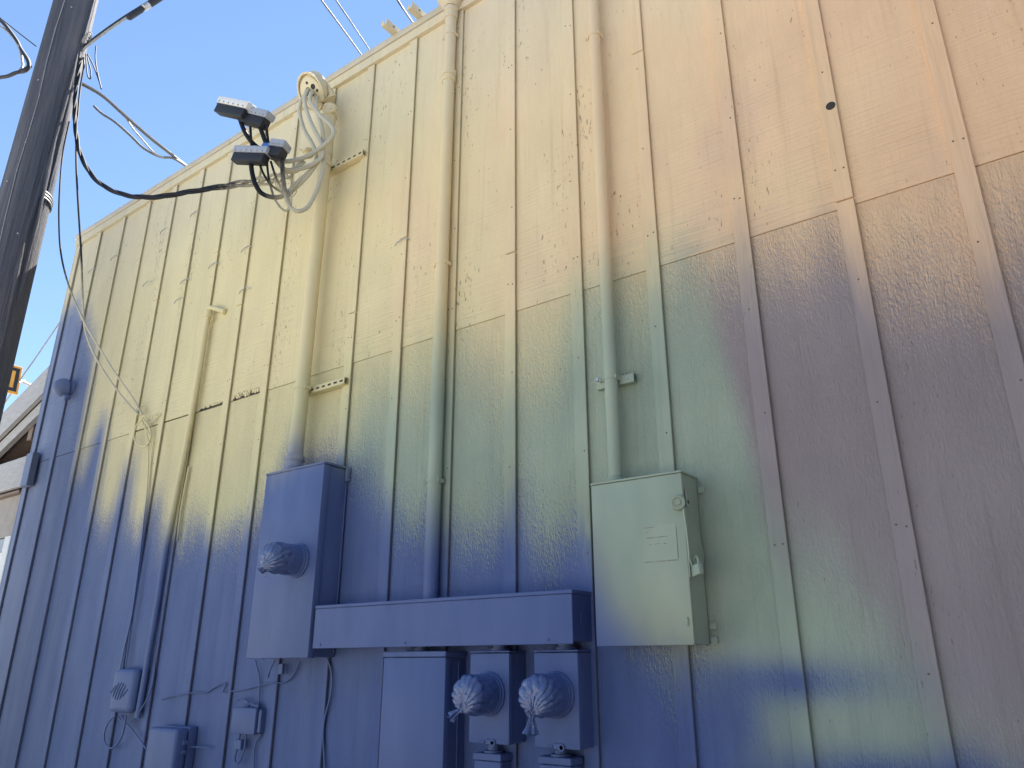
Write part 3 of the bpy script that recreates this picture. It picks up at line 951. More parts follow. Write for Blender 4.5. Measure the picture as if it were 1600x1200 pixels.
# ------------------------------------------------------------------ two bagged meter sockets with a breaker box under each
def meter_socket(x0, x1, label, nz):
    t = thing('meter_socket', ((x0 + x1) / 2, -.065, 1.243), label, 'meter socket', 'bagged meter sockets under the trough')
    build('socket_body', MB().box(x0 + .003, x1 - .003, -.095, -.004, 1.246, 1.602, .003), M['metal'], t)
    build('socket_cover', MB().box(x0, x1, -.130, -.0965, 1.243, 1.600, .004, 2), M['metal'], t)
    build('hood', MB().box(x0 - .002, x1 + .003, -.133, -.004, 1.6035, 1.610, .002), M['metal'], t)
    build('hub', MB().lathe((x0 + .12, -.07, 1.6105), (0, 0, 1), [(0, .044), (.010, .044), (.010, .032), (.03, .032)], 20), M['metal'], t)
    meter_ring(t, ((x0 + x1) / 2, -.131, nz), .089)
    cl = build('latch', MB().box((x0 + x1) / 2 - .012, (x0 + x1) / 2 + .02, -.136, -.128, 1.240, 1.262, .003), M['metal'], t)
    build('lock_ring', MB().lathe(((x0 + x1) / 2 + .024, -.137, 1.248), (0, 1, 0), [(0, .014), (.006, .014), (.006, .008), (0, .008)], 16), M['metal'], cl)
    build('seal_tag', MB().box((x0 + x1) / 2 - .05, (x0 + x1) / 2 - .02, -.134, -.131, 1.246, 1.254, .001), M['metal'], cl)
    return t
meter_socket(-2.262, -2.050, 'left one of the two narrow bagged meter sockets, next to the wide blank panel', 1.437)
meter_socket(-1.921, -1.709, 'right one of the two narrow bagged meter sockets, below the safety switch corner', 1.440)
build('plastic_bag', bag_mesh((-2.156, -.144, 1.437), .079, .165, rad(240), (-.75, -.30, -.62), .055, 11.0), M['bag'],
      None, 'shiny crumpled plastic bag knotted low over the left meter socket, its tail pointing left', 'plastic bag', 'plastic bags tied over the meters')
build('plastic_bag', bag_mesh((-1.815, -.144, 1.440), .079, .165, rad(256), (-.02, -.12, -1.0), .075, 23.0), M['bag'],
      None, 'crumpled plastic bag over the right meter socket with its tail hanging straight down', 'plastic bag', 'plastic bags tied over the meters')

def breaker_box(x0, x1, zt, label):
    t = thing('breaker_box', ((x0 + x1) / 2, -.05, .80), label, 'breaker box', 'small breaker boxes below the meters')
    build('box_body', MB().box(x0 + .003, x1 - .003, -.075, -.004, .80, zt - .03, .003), M['metal'], t)
    build('hood', MB().box(x0 - .004, x1 + .004, -.105, -.004, zt - .028, zt, .003), M['metal'], t)
    build('cover', MB().box(x0, x1, -.100, -.0765, .80, zt - .030, .004, 2), M['metal'], t)
    xc = (x0 + x1) / 2
    build('nipple', MB().lathe((xc, -.055, zt + .0005), (0, 0, 1), [(0, .042), (.008, .042), (.008, .026), (.0385, .026)], 18), M['metal'], t)
    screw(t, (x1 - .02, -.1005, zt - .08), .005)
breaker_box(-2.255, -2.115, 1.203, 'small breaker box below the left bagged meter')
breaker_box(-1.920, -1.772, 1.209, 'small breaker box below the right bagged meter')

# ------------------------------------------------------------------ safety switch at the right end
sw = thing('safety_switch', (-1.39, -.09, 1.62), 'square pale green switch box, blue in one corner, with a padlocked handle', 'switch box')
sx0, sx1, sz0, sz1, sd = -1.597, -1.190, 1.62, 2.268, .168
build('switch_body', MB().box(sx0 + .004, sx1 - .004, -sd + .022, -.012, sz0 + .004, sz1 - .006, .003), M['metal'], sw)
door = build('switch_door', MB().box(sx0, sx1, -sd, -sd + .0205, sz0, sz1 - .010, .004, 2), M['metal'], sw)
build('drip_hood', MB().box(sx0 - .002, sx1 + .003, -sd - .003, -.012, sz1 - .0085, sz1, .002), M['metal'], sw)
st_ = build('sticker', MB().box(-1.368, -1.228, -sd - .0012, -sd - .0003, 1.925, 2.065), M['metal'], door)
lines = [(-1.366, -1.315, 2.058), (-1.352, -1.338, 2.040), (-1.352, -1.262, 2.018), (-1.345, -1.270, 1.992), (-1.366, -1.230, 1.9265)]
ink = plain('ink_under_paint', (0.17, 0.15, 0.12), 0.6)
b = MB()
for x0, x1, z in lines:
    n = max(2, int((x1 - x0) / .012))
    for k in range(n):
        if random.random() < .86:
            xa = x0 + (x1 - x0) * k / n
            b.box(xa, xa + (x1 - x0) / n * .9, -sd - .0018, -sd - .0013, z - .0012 + random.uniform(-.001, .001), z + .0008)
b.box(-1.2275, -1.2262, -sd - .0016, -sd - .0005, 1.93, 2.05)
build('sticker_edge', b, ink, door)
build('latch', MB().box(-1.216, -1.204, -sd - .006, -sd - .0003, 1.685, 1.718, .003), M['metal'], door)
# operating handle on the right flank
hd = build('handle_knob', MB().lathe((-1.212, -sd - .001, 2.140), (0.45, -1, -.1), [(0, .029), (.022, .029), (.026, .026), (.026, .020), (.022, .019), (.022, .011), (.027, .010), (.027, .001)], 24), M['metal'], sw)
build('handle_arm', MB().prism([(-1.187, -sd + .004, 2.125), (-1.187, -sd - .022, 2.110), (-1.185, -sd - .012, 2.03), (-1.182, -sd - .014, 1.93), (-1.182, -sd + .008, 1.90),
                                (-1.184, -sd + .014, 1.95), (-1.186, -sd + .010, 2.05)], (.0065, 0, 0)), M['metal'], hd)
build('handle_guard', MB().prism([(-1.1898, -sd + .002, 2.10), (-1.1898, -.045, 2.03), (-1.1898, -.012, 1.96), (-1.1898, -.040, 1.89), (-1.1898, -sd + .002, 1.86)], (.004, 0, 0)), M['metal'], sw)
hp = build('hasp', MB().box(-1.1885, -1.1835, -sd + .020, -sd + .045, 2.125, 2.195, .002), M['metal'], sw)
build('hasp_hole', MB().lathe((-1.1834, -sd + .0325, 2.146), (1, 0, 0), [(0, .008), (.0006, .008)], 14), M['dark'], hp)
build('hasp_hole', MB().lathe((-1.1834, -sd + .0325, 2.176), (1, 0, 0), [(0, .005), (.0006, .005)], 14), M['metal'], hp)
build('guard_slot', MB().box(-1.1857, -1.1852, -.128, -.120, 1.905, 1.940), M['dark'], sw)
for z in (2.215, 1.690, 1.640):
    build('mounting_lug', MB().box(sx1 - .003, sx1 + .026, -.012, -.0045, z - .014, z + .014, .003), M['metal'], sw)
# padlock
lk = thing('padlock', (-1.172, -.150, 1.868), 'painted padlock hanging from the handle of the safety switch', 'padlock')
ca = Vector((0.86, -.50, 0)).normalized()
cb_ = Vector((.50, .86, 0)).normalized()
tilt = Matrix.Rotation(rad(-10), 3, cb_)
pc = Vector((-1.160, -.158, 1.884))
build('lock_body', MB().obox(pc, tilt @ (ca * .025), cb_ * .011, tilt @ Vector((0, 0, .020)), .003, 2), M['metal'], lk)
sh = []
for k in range(13):
    a = math.pi * k / 12
    sh.append(pc + tilt @ (ca * (.0155 * math.cos(a)) + Vector((0, 0, .036 + .0155 * math.sin(a)))))
sh = [pc + tilt @ (ca * .0155 + Vector((0, 0, .018)))] + sh + [pc + tilt @ (ca * -.0155 + Vector((0, 0, .018)))]
build('shackle', MB().tube(sh, .0042, 10), M['metal'], lk)

# ------------------------------------------------------------------ phone and cable boxes at the lower left
nid = thing('interface_box', (-5.18, -.05, 1.265), 'rounded blue phone box with slanted vent lines, cables looping beneath it', 'phone box')
build('back_plate', MB().box(-5.32, -5.045, -.035, -.004, 1.262, 1.535, .012, 3), M['metal'], nid)
cv = build('cover', MB().box(-5.312, -5.050, -.105, -.0355, 1.266, 1.532, .036, 5), M['metal'], nid)
for k in range(6):
    xs = -5.275 + k * .030
    h0 = .045 if k in (0, 5) else (.10 if k in (2, 3) else .085)
    zc = 1.395 - (k - 2.5) * .004
    build('vent_rib', MB().tube(smooth_path([(xs - .022, -.1065, zc - h0 / 2), (xs - .004, -.109, zc), (xs + .028, -.1065, zc + h0 / 2)], 4), .0042, 6), M['metal'], cv)
build('cover_groove', MB().box(-5.26, -5.11, -.1065, -.1052, 1.492, 1.497), M['metal'], cv)
build('hinge_latch', MB().box(-5.046, -5.030, -.060, -.036, 1.33, 1.40, .003), M['metal'], nid)

bx = thing('junction_box', (-4.57, -.07, .86), 'deep utility box at the bottom between the phone box and the small terminal box', 'utility box')
build('box_back', MB().box(-4.715, -4.43, -.060, -.004, .86, 1.212, .008, 2), M['metal'], bx)
build('box_cover', MB().box(-4.722, -4.424, -.145, -.0615, .865, 1.205, .022, 4), M['metal'], bx)
for z in (1.13, 1.08):
    build('clasp', MB().box(-4.4225, -4.412, -.100, -.070, z - .012, z + .012, .003), M['metal'], bx)
build('wire_stub', MB().tube([(-4.41, -.05, 1.105), (-4.33, -.045, 1.108), (-4.24, -.03, 1.108)], .004, 6), M['metal'], bx)

tb = thing('terminal_box', (-3.93, -.035, 1.197), 'small square terminal box under the tall cabinet, a block hanging on a wire below', 'terminal box')
build('box_body', MB().box(-4.03, -3.815, -.034, -.004, 1.200, 1.326, .004), M['metal'], tb)
build('box_cover', MB().box(-4.036, -3.822, -.062, -.0355, 1.196, 1.330, .006, 2), M['metal'], tb)
build('side_clip', MB().box(-3.8135, -3.790, -.050, -.006, 1.206, 1.322, .004), M['metal'], tb)
for x, zt in ((-3.985, 1.372), (-3.90, 1.350)):
    build('cable_clamp', MB().tube(smooth_path([(x + .05, -.03, 1.332), (x + .045, -.035, zt - .012), (x, -.04, zt), (x - .03, -.05, zt - .005)], 4), .007, 7), M['metal'], tb)
build('clamp_screw', MB().lathe((-3.85, -.03, 1.33), (0, 0, 1), [(0, .012), (.014, .012), (.014, .006), (.03, .006)], 8), M['metal'], tb)
build('connector_block', MB().box(-4.005, -3.945, -.048, -.020, 1.115, 1.165, .003), M['metal'], tb)
build('wire_loop', MB().tube(smooth_path([(-3.93, -.03, 1.197), (-3.925, -.035, 1.12), (-3.945, -.04, 1.06), (-3.975, -.04, 1.045), (-3.995, -.04, 1.07), (-3.99, -.035, 1.115)], 5), .006, 7), M['metal'], tb)
build('wire_loop', MB().tube([(-3.985, -.03, 1.197), (-3.985, -.033, 1.163)], .006, 7), M['metal'], tb)

# ------------------------------------------------------------------ cables stapled to the siding
def wall_cable(pts, r, label, mat='metal', group='thin cables run down the wall', sub=6):
    return cable('wall_cable', pts, r, M[mat], None, label, 'cable', group, sub, 6)
wall_cable([(-5.621, -0.050, 3.332), (-5.691, -0.050, 3.294), (-5.704, -0.050, 3.218), (-5.645, -0.050, 3.147), (-5.532, -0.050, 3.103), (-5.466, -0.050, 3.117), (-5.460, -0.045, 3.187), (-5.529, -0.045, 3.271), (-5.640, -0.040, 3.338), (-5.580, -0.040, 3.260), (-5.485, -0.040, 3.183), (-5.457, -0.040, 3.118)], .0065,
           'small coil of cream cable hung below the knot where the wires reach the wall', sub=8)
wall_cable([(-5.606, -0.050, 3.345), (-5.554, -0.040, 3.236), (-5.472, -0.040, 3.081), (-5.398, -0.040, 2.779), (-5.357, -0.040, 2.449), (-5.332, -0.040, 2.180), (-5.319, -0.040, 1.879), (-5.342, -0.040, 1.672), (-5.332, -0.050, 1.526)], .0055,
           'cable from the coil to the rounded phone box, left of its pair')
wall_cable([(-5.417, -0.040, 3.131), (-5.430, -0.030, 3.027), (-5.379, -0.030, 2.684), (-5.342, -0.030, 2.314), (-5.326, -0.030, 2.050), (-5.322, -0.030, 1.754), (-5.273, -0.050, 1.542)], .005,
           'cable close beside its twin, reaching the right corner of the phone box top')
wall_cable([(-4.876, -0.030, 3.992), (-4.943, -0.020, 3.935), (-4.941, -0.020, 3.788), (-4.947, -0.020, 3.375), (-4.959, -0.020, 2.946), (-4.977, -0.020, 2.503), (-5.004, -0.020, 2.202), (-5.012, -0.020, 1.849), (-4.967, -0.020, 1.511), (-4.953, -0.040, 1.378), (-5.011, -0.050, 1.283), (-5.097, -0.050, 1.221), (-5.187, -0.050, 1.210), (-5.267, -0.050, 1.237)], .005,
           'long thin cable beside the small left conduit that swings under the phone box')
wall_cable([(-4.922, -0.020, 2.861), (-4.937, -0.020, 2.587), (-4.927, -0.020, 2.345)], .007, 'short straight cable ending beside the small left conduit')
wall_cable([(-5.276, -0.060, 1.249), (-5.368, -0.050, 1.203), (-5.401, -0.050, 1.136), (-5.373, -0.050, 1.081), (-5.298, -0.050, 1.051), (-5.227, -0.050, 1.073), (-5.172, -0.050, 1.143), (-5.150, -0.060, 1.249)], .006,
           'loose cable loop hanging below the rounded phone box')
wall_cable([(-5.204, -0.060, 1.248), (-5.164, -0.050, 1.211), (-5.038, -0.050, 1.152), (-4.812, -0.080, 1.069)], .0055, 'short slanting cable from the phone box to the deep utility box')
wall_cable([(-4.867, -0.012, 1.349), (-4.726, -0.014, 1.371), (-4.592, -0.035, 1.385), (-4.493, -0.014, 1.397), (-4.381, -0.014, 1.399), (-4.304, -0.014, 1.429), (-4.209, -0.030, 1.451), (-4.172, -0.030, 1.452), (-4.184, -0.030, 1.424), (-4.187, -0.030, 1.407), (-4.131, -0.014, 1.411),
            (-3.994, -0.014, 1.423), (-3.882, -0.014, 1.445), (-3.750, -0.030, 1.460), (-3.672, -0.014, 1.464), (-3.610, -0.014, 1.488), (-3.578, -0.014, 1.524), (-3.545, -0.020, 1.570)], .0042,
           'thin crooked wire strung loosely across the battens below the meter cabinet')
wall_cable([(-3.934, -0.020, 1.581), (-3.908, -0.020, 1.536), (-3.891, -0.014, 1.496), (-3.874, -0.014, 1.432), (-3.870, -0.014, 1.382), (-3.855, -0.014, 1.329)], .004, 'thin wire dropping from the cabinet to the small terminal box')
wall_cable([(-3.760, -0.020, 1.574), (-3.783, -0.020, 1.543), (-3.815, -0.014, 1.489)], .005, 'short bent wire end sticking out below the meter cabinet')
wall_cable([(-3.337, -0.020, 1.601), (-3.302, -0.014, 1.544), (-3.280, -0.014, 1.481), (-3.284, -0.014, 1.394), (-3.312, -0.014, 1.302), (-3.317, -0.014, 1.227), (-3.303, -0.014, 1.153), (-3.281, -0.014, 1.052), (-3.256, -0.014, 0.898)], .0055,
           'wavy cable hanging from the left end of the trough to below the picture edge')
wall_cable([(-3.807, -0.020, 1.202), (-3.857, -0.014, 1.155), (-3.862, -0.014, 1.091), (-3.838, -0.014, 0.937)], .0045, 'thin wire running straight down from the small terminal box')
b = MB().box(-3.69, -3.655, -.045, -.025, 1.505, 1.56, .003)
build('wire_tag', b, M['metal'], None, 'small painted tag hanging under the meter cabinet', 'tag')
wall_cable([(-5.627, -0.030, 3.417), (-5.676, -0.030, 3.458), (-5.694, -0.030, 3.424), (-5.633, -0.030, 3.376), (-5.555, -0.030, 3.299), (-5.484, -0.030, 3.302), (-5.436, -0.030, 3.318), (-5.499, -0.030, 3.351), (-5.506, -0.030, 3.316), (-5.421, -0.030, 3.326), (-5.399, -0.030, 3.342)], .004,
           'tangle of tie wire knotted where the phone lines meet the wall', sub=8)

# round lamp on the wall near the far left corner
fl = thing('wall_lamp', (-7.02, -.05, 3.9), 'round painted lamp mounted on the shaded siding near the far left corner', 'lamp')
lx, lz = -7.05, 3.90
build('lamp_head', MB().lathe((lx, -.02, lz), (-.25, -1, -.15), [(0, .055), (.015, .078), (.05, .086), (.085, .080), (.115, .060), (.132, .032), (.137, .001)], 26), M['metal'], fl)
build('lamp_base', MB().lathe((lx, -.004, lz), (0, -1, 0), [(0, .06), (.03, .055)], 20), M['metal'], fl)
build('lamp_sensor', MB().lathe((lx + .05, -.03, lz - .10), (.2, -1, -.4), [(0, .02), (.05, .026), (.06, .02)], 14), M['metal'], fl)

# ------------------------------------------------------------------ weatherhead cables, splices and the service drop
bund = thing('service_cables', (-3.8, -.35, 4.7), 'bundle of painted cables looping out of the weatherhead down to the splice covers', 'cables')
def sc(pts, r, mat='drop'):
    return cable('service_cable', pts, r, M[mat], bund, sub=6, seg=10)
sc([(-3.767, -0.210, 5.381), (-3.738, -0.270, 5.302), (-3.738, -0.290, 5.232), (-3.740, -0.290, 5.151), (-3.667, -0.290, 4.972), (-3.564, -0.280, 4.800), (-3.515, -0.280, 4.672), (-3.522, -0.300, 4.568), (-3.615, -0.340, 4.452), (-3.653, -0.380, 4.401)], .0135)
sc([(-3.763, -0.200, 5.420), (-3.715, -0.270, 5.329), (-3.695, -0.290, 5.211), (-3.606, -0.290, 5.006), (-3.495, -0.280, 4.805), (-3.454, -0.280, 4.685), (-3.467, -0.300, 4.624), (-3.531, -0.350, 4.568), (-3.591, -0.420, 4.533), (-3.590, -0.480, 4.521), (-3.589, -0.550, 4.561), (-3.615, -0.600, 4.649), (-3.645, -0.630, 4.752)], .0145)
sc([(-3.724, -0.200, 5.383), (-3.675, -0.260, 5.299), (-3.658, -0.270, 5.206), (-3.550, -0.260, 5.052), (-3.429, -0.250, 4.911), (-3.394, -0.260, 4.811), (-3.448, -0.300, 4.720), (-3.529, -0.360, 4.640), (-3.580, -0.440, 4.585), (-3.597, -0.500, 4.566), (-3.638, -0.560, 4.592), (-3.722, -0.620, 4.676), (-3.771, -0.660, 4.767), (-3.820, -0.680, 4.883)], .0145)
sc([(-3.696, -0.200, 5.329), (-3.599, -0.260, 5.129), (-3.528, -0.250, 4.943), (-3.484, -0.250, 4.742), (-3.459, -0.260, 4.590), (-3.439, -0.300, 4.412), (-3.435, -0.360, 4.237), (-3.457, -0.420, 4.176), (-3.491, -0.460, 4.210), (-3.487, -0.500, 4.274), (-3.477, -0.540, 4.372), (-3.476, -0.560, 4.487)], .0135)
sc([(-3.681, -0.640, 4.500), (-3.668, -0.630, 4.424), (-3.632, -0.620, 4.331), (-3.614, -0.580, 4.281), (-3.592, -0.520, 4.277), (-3.581, -0.460, 4.310), (-3.606, -0.400, 4.386), (-3.595, -0.340, 4.493), (-3.529, -0.300, 4.576), (-3.492, -0.280, 4.642)], .0145)
sc([(-3.632, -0.620, 4.500), (-3.598, -0.600, 4.412), (-3.593, -0.550, 4.363), (-3.600, -0.480, 4.354), (-3.587, -0.440, 4.347)], .007)
sc([(-3.573, -0.600, 4.486), (-3.573, -0.580, 4.404), (-3.589, -0.540, 4.339), (-3.585, -0.500, 4.266), (-3.565, -0.460, 4.215), (-3.547, -0.430, 4.210), (-3.534, -0.420, 4.243), (-3.538, -0.420, 4.310)], .007)
sc([(-3.563, -0.580, 4.494), (-3.555, -0.560, 4.441), (-3.581, -0.500, 4.396), (-3.581, -0.440, 4.349)], .007)
sc([(-3.713, -0.660, 4.774), (-3.708, -0.650, 4.709), (-3.698, -0.640, 4.623)], .008)
sc([(-3.601, -0.620, 4.757), (-3.603, -0.600, 4.692), (-3.607, -0.580, 4.639)], .008)
cable('tie_wire', [(-3.616, -0.440, 4.368), (-3.601, -0.420, 4.392), (-3.569, -0.410, 4.351), (-3.584, -0.420, 4.323), (-3.605, -0.440, 4.340), (-3.575, -0.440, 4.352)], .006, M['steel'], bund, sub=5)

def splice(p0, p1, w, h, label, cap, lid):
    """insulated splice connector: dark moulded body, paler lid with snap lugs, round port at one end"""
    p0, p1 = Vector(p0), Vector(p1)
    ax = p1 - p0
    L = ax.length
    e = ax.normalized()
    s = e.cross(Vector((0, 0, 1))).normalized()
    u = s.cross(e)
    c = (p0 + p1) / 2
    t = thing('splice_connector', c, label, 'connector', 'insulated splice connectors below the weatherhead')
    build('connector_body', MB().obox(c - u * h * .30, e * L * .46, s * w * .42, u * h * .30, .006, 2), M['black_plastic'], t)
    build('connector_lid', MB().obox(c + u * h * .24, e * L * .5, s * w * .5, u * h * .235, .008, 2), M[lid], t)
    build('end_port', MB().lathe(p0 - e * L * .06 + u * h * .10, e, [(0, h * .16), (.006, h * .20), (L * .12, h * .20)], 14), M[cap], t)
    b = MB()
    for k in range(6):
        for q in (-1, 1):
            b.obox(c + e * L * (-.4 + .16 * k) + s * q * w * .505 + u * h * .10, e * L * .014, s * .003, u * h * .04)
    build('snap_lugs', b, M['grey_cable'], t, kind='stuff')
    return t
splice((-4.007, -0.720, 5.050), (-3.712, -0.680, 4.881), .075, .105, 'highest and farthest out splice connector, with a bright white lid', 'black_plastic', 'white_plastic')
splice((-3.792, -0.660, 4.908), (-3.580, -0.620, 4.787), .075, .105, 'splice connector just right of the white lidded one, grey lid over a dark body', 'black_plastic', 'grey_plastic')
splice((-3.801, -0.680, 4.591), (-3.530, -0.620, 4.498), .070, .100, 'long low splice connector nearest the service drop', 'grey_plastic', 'grey_plastic')
t4 = splice((-3.544, -0.600, 4.569), (-3.447, -0.560, 4.535), .085, .105, 'short splice connector with a blue port beside the mast', 'blue_plastic', 'grey_plastic')
pa, pb = Vector((-3.605, -0.610, 4.600)), Vector((-3.506, -0.590, 4.562))
build('blue_sleeve', MB().lathe(pa, pb - pa, [(0, .024), (.004, .028), ((pb - pa).length, .028)], 14), M['blue_plastic'], t4)

anc = thing('wire_holder', (-3.76, -.14, 4.82), 'painted insulator knob on the mast holding the service drop', 'insulator')
build('holder_clamp', MB().lathe((MX, MY, 4.86), (0, 0, 1), [(0, .0452), (0, .049), (.03, .049), (.03, .0452)], 24, False), M['metal'], anc)
build('insulator', MB().lathe((MX - .075, MY - .075, 4.845), (-.2, -.3, 1), [(0, .012), (.004, .032), (.02, .036), (.03, .022), (.04, .036), (.056, .032), (.06, .012)], 18), M['metal'], anc)
build('holder_bolt', MB().tube([(MX - .03, MY - .03, 4.875), (MX - .085, MY - .085, 4.88), (MX - .13, MY - .12, 4.90)], .008, 8), M['metal'], anc)

drop = thing('service_drop', (-5.4, -.5, 5.0), 'twisted dark service drop sagging from the wooden pole to the mast', 'cable')
path = smooth_path([(-6.587, -0.720, 6.866), (-6.499, -0.740, 6.595), (-6.414, -0.740, 6.265), (-6.264, -0.740, 5.916), (-6.051, -0.730, 5.550), (-5.671, -0.720, 5.152), (-5.224, -0.700, 4.854), (-4.808, -0.660, 4.683), (-4.408, -0.600, 4.603), (-4.004, -0.520, 4.539), (-3.801, -0.420, 4.547), (-3.758, -0.300, 4.643), (-3.759, -0.200, 4.806)], 12)
for q in range(3):
    pts = []
    for i, p in enumerate(path):
        t = (path[min(i + 1, len(path) - 1)] - path[max(i - 1, 0)]).normalized()
        u = t.cross(Vector((0, 0, 1)))
        u = u.normalized() if u.length > .05 else Vector((1, 0, 0))
        w = t.cross(u)
        a = i * .30 + q * 2.094
        spread = .010 if i < len(path) - 44 else .010 + .018 * (1 - abs((len(path) - 22 - i) / 22.0))
        pts.append(p + (u * math.cos(a) + w * math.sin(a)) * spread)
    build('conductor', MB().tube(pts, .0100, 7), M['drop'], drop, angle=80)
lp = []
for k in range(60):
    a = k * .42
    p = Vector((-3.685, -0.400, 4.481)).lerp(Vector((-3.653, -0.360, 4.446)), k / 60.0)
    lp.append(p + Vector((.07 * math.cos(a), -.03 * math.sin(a), .055 * math.sin(a) + .01)))
build('coiled_tail', MB().tube(lp, .0035, 6), M['drop'], drop, angle=80)

# ------------------------------------------------------------------ wooden pole
PX, PY = -6.93, -0.765
pole = thing('utility_pole', (PX, PY, 0), 'dark weathered wooden utility pole close to the left end of the wall', 'pole')
b = MB()
n = 40
rings = []
for i in range(61):
    z = 10.5 * i / 60
    r0 = .236 - .0070 * z
    rings.append([Vector((PX + math.cos(2 * math.pi * k / n) * r0 * (1 + .025 * noise.noise(Vector((math.cos(2 * math.pi * k / n) * 3, math.sin(2 * math.pi * k / n) * 3, z * .25))) + (.02 if (k * 7) % 5 == 0 else 0)),
                          PY + math.sin(2 * math.pi * k / n) * r0 * (1 + .025 * noise.noise(Vector((math.cos(2 * math.pi * k / n) * 3 + 9, math.sin(2 * math.pi * k / n) * 3, z * .25)))), z)) for k in range(n)])
loft(b, rings)
build('pole_shaft', b, M['pole'], pole, angle=60)
def on_pole(z, ang, off=.0):
    r0 = .236 - .0070 * z + off
    return Vector((PX + math.cos(ang) * r0, PY + math.sin(ang) * r0, z))
build('ground_wire', MB().tube([on_pole(z * .4, rad(-48) + .05 * math.sin(z * 1.7), .006) for z in range(0, 26)], .0045, 6), M['grey_cable'], pole)
for z in (2.2, 4.1, 5.9, 7.6):
    build('wire_staple', MB().tube([on_pole(z, rad(-48) + .05 * math.sin(z / .4 * 1.7) - .05, .0), on_pole(z, rad(-48) + .05 * math.sin(z / .4 * 1.7), .016), on_pole(z, rad(-48) + .05 * math.sin(z / .4 * 1.7) + .05, .0)], .003, 6), M['steel'], pole)
# split slabs along the right-hand edge of the shaft
for z0, z1, a, w in ((4.3, 7.4, 18, .035), (5.2, 8.6, 30, .028), (3.6, 6.0, 5, .03)):
    build('wood_splinter', MB().tube([on_pole(z0 + (z1 - z0) * k / 9, rad(a + 3 * math.sin(k)), -.008 + .010 * math.sin(math.pi * k / 9)) for k in range(10)],
                                     [.004] + [w * (.55 + .2 * math.sin(k * 2.1)) for k in range(1, 9)] + [.004], 7), M['pole'], pole)
b = MB()
for q in range(3):
    zc = 5.42 + .03 * q
    b.tube([on_pole(zc + .012 * math.sin(3 * t), t, .008) for t in np.linspace(.35, 1.5, 10)], .008, 6)
build('pole_band', b, M['steel'], pole)
for z, a in ((5.5, -70), (6.6, -60), (4.6, -35), (7.5, -25), (5.0, -15)):
    build('pole_nail', MB().lathe(on_pole(z, rad(a), -.002), (math.cos(rad(a)), math.sin(rad(a)), 0), [(0, .008), (.006, .008), (.008, .004)], 8), M['steel'], pole)

# cables tied off at the pole head
tie = Vector((-6.762, -0.640, 7.180))
up = thing('cable_bundle', tie, 'thick cable bundle with a dark splice sleeve leaving the pole towards the upper right', 'cable')
PU = [tie + Vector((-.06, 0, -.05)), tie, Vector((-6.523, -0.500, 7.447)), Vector((-6.342, -0.300, 7.792)), Vector((-6.185, -0.050, 8.254))]
def shifted(pts, d):
    return [p + Vector(d) for p in pts]
build('strand', MB().tube(smooth_path(PU, 6), .016, 9), M['black_cable'], up, angle=80)
build('strand', MB().tube(smooth_path(shifted(PU, (.02, -.01, -.035)), 6), .012, 9), M['grey_cable'], up, angle=80)
build('strand', MB().tube(smooth_path(shifted(PU, (-.02, .0, .030)), 6), .010, 9), M['black_cable'], up, angle=80)
d_ = (PU[3] - PU[2])
s0 = PU[2] + d_ * .25 + Vector((.03, -.01, -.05))
build('splice_sleeve', MB().lathe(s0, d_, [(0, .012), (.02, .030), (.17, .030), (.19, .022), (.25, .022), (.26, .034), (.42, .034), (.45, .015)], 14), M['black_plastic'], up)
build('splice_clamp', MB().lathe(s0 + d_.normalized() * .20, d_, [(0, .026), (.01, .036), (.07, .036), (.08, .026)], 12), M['steel'], up)
b = MB()
for k in range(5):
    c = tie + Vector((-.08 + .03 * k, -.02, -.02 + .012 * k))
    a = [c + Vector((.085 * math.cos(t) - .02 * k * .5, .03 * math.sin(t), .05 * math.sin(t + k * .4) + .03 * math.cos(t))) for t in np.linspace(0, 6.0, 14)]
    b.tube(a, .006, 6)
build('tie_wire', b, M['grey_cable'], up, angle=80)
def hang(pts, r, label, mat='black_cable', name='loose_wire', group='loose wires at the pole'):
    return cable(name, pts, r, M[mat], None, label, 'wire', group, 6, 6)
hang([(-6.732, -0.640, 7.068), (-6.656, -0.640, 6.903), (-6.560, -0.640, 6.715), (-6.483, -0.640, 6.637), (-6.507, -0.640, 6.732), (-6.625, -0.640, 6.917), (-6.693, -0.640, 7.031)], .006, 'narrow wire loop hanging directly under the tie on the pole')
hang([(-6.415, -0.680, 6.951), (-6.367, -0.680, 6.789), (-6.250, -0.680, 6.564), (-6.083, -0.680, 6.292), (-6.136, -0.680, 6.375), (-6.344, -0.680, 6.666), (-6.622, -0.660, 6.984)], .006, 'long wire end hanging down right of the pole under the tie')
hang([(-9.737, -0.750, 9.304), (-9.171, -0.750, 8.819), (-8.878, -0.740, 8.535), (-8.554, -0.730, 8.204), (-8.384, -0.720, 8.004), (-8.053, -0.720, 7.668), (-7.957, -0.720, 7.529), (-7.982, -0.730, 7.476), (-8.076, -0.740, 7.502)], .022, 'thick black cable curving down to a bend left of the pole')
hang([(-9.675, -0.750, 9.120), (-9.203, -0.750, 8.778), (-8.752, -0.740, 8.385), (-8.402, -0.730, 8.025), (-8.245, -0.720, 7.783), (-8.155, -0.720, 7.628), (-8.143, -0.740, 7.547)], .014, 'thinner cable inside the thick bend left of the pole', 'grey_cable')
hang([(-8.793, -0.800, 7.735), (-8.494, -0.800, 7.603), (-8.284, -0.790, 7.516), (-8.137, -0.770, 7.496), (-8.061, -0.740, 7.502), (-8.041, -0.680, 7.605)], .021, 'thick black cable running level from the picture edge into the pole')
hang([(-9.321, -0.850, 9.006), (-8.837, -0.800, 8.578), (-8.394, -0.740, 8.186), (-8.050, -0.680, 7.882)], .007, 'thin straight wire slanting down to the left side of the pole')

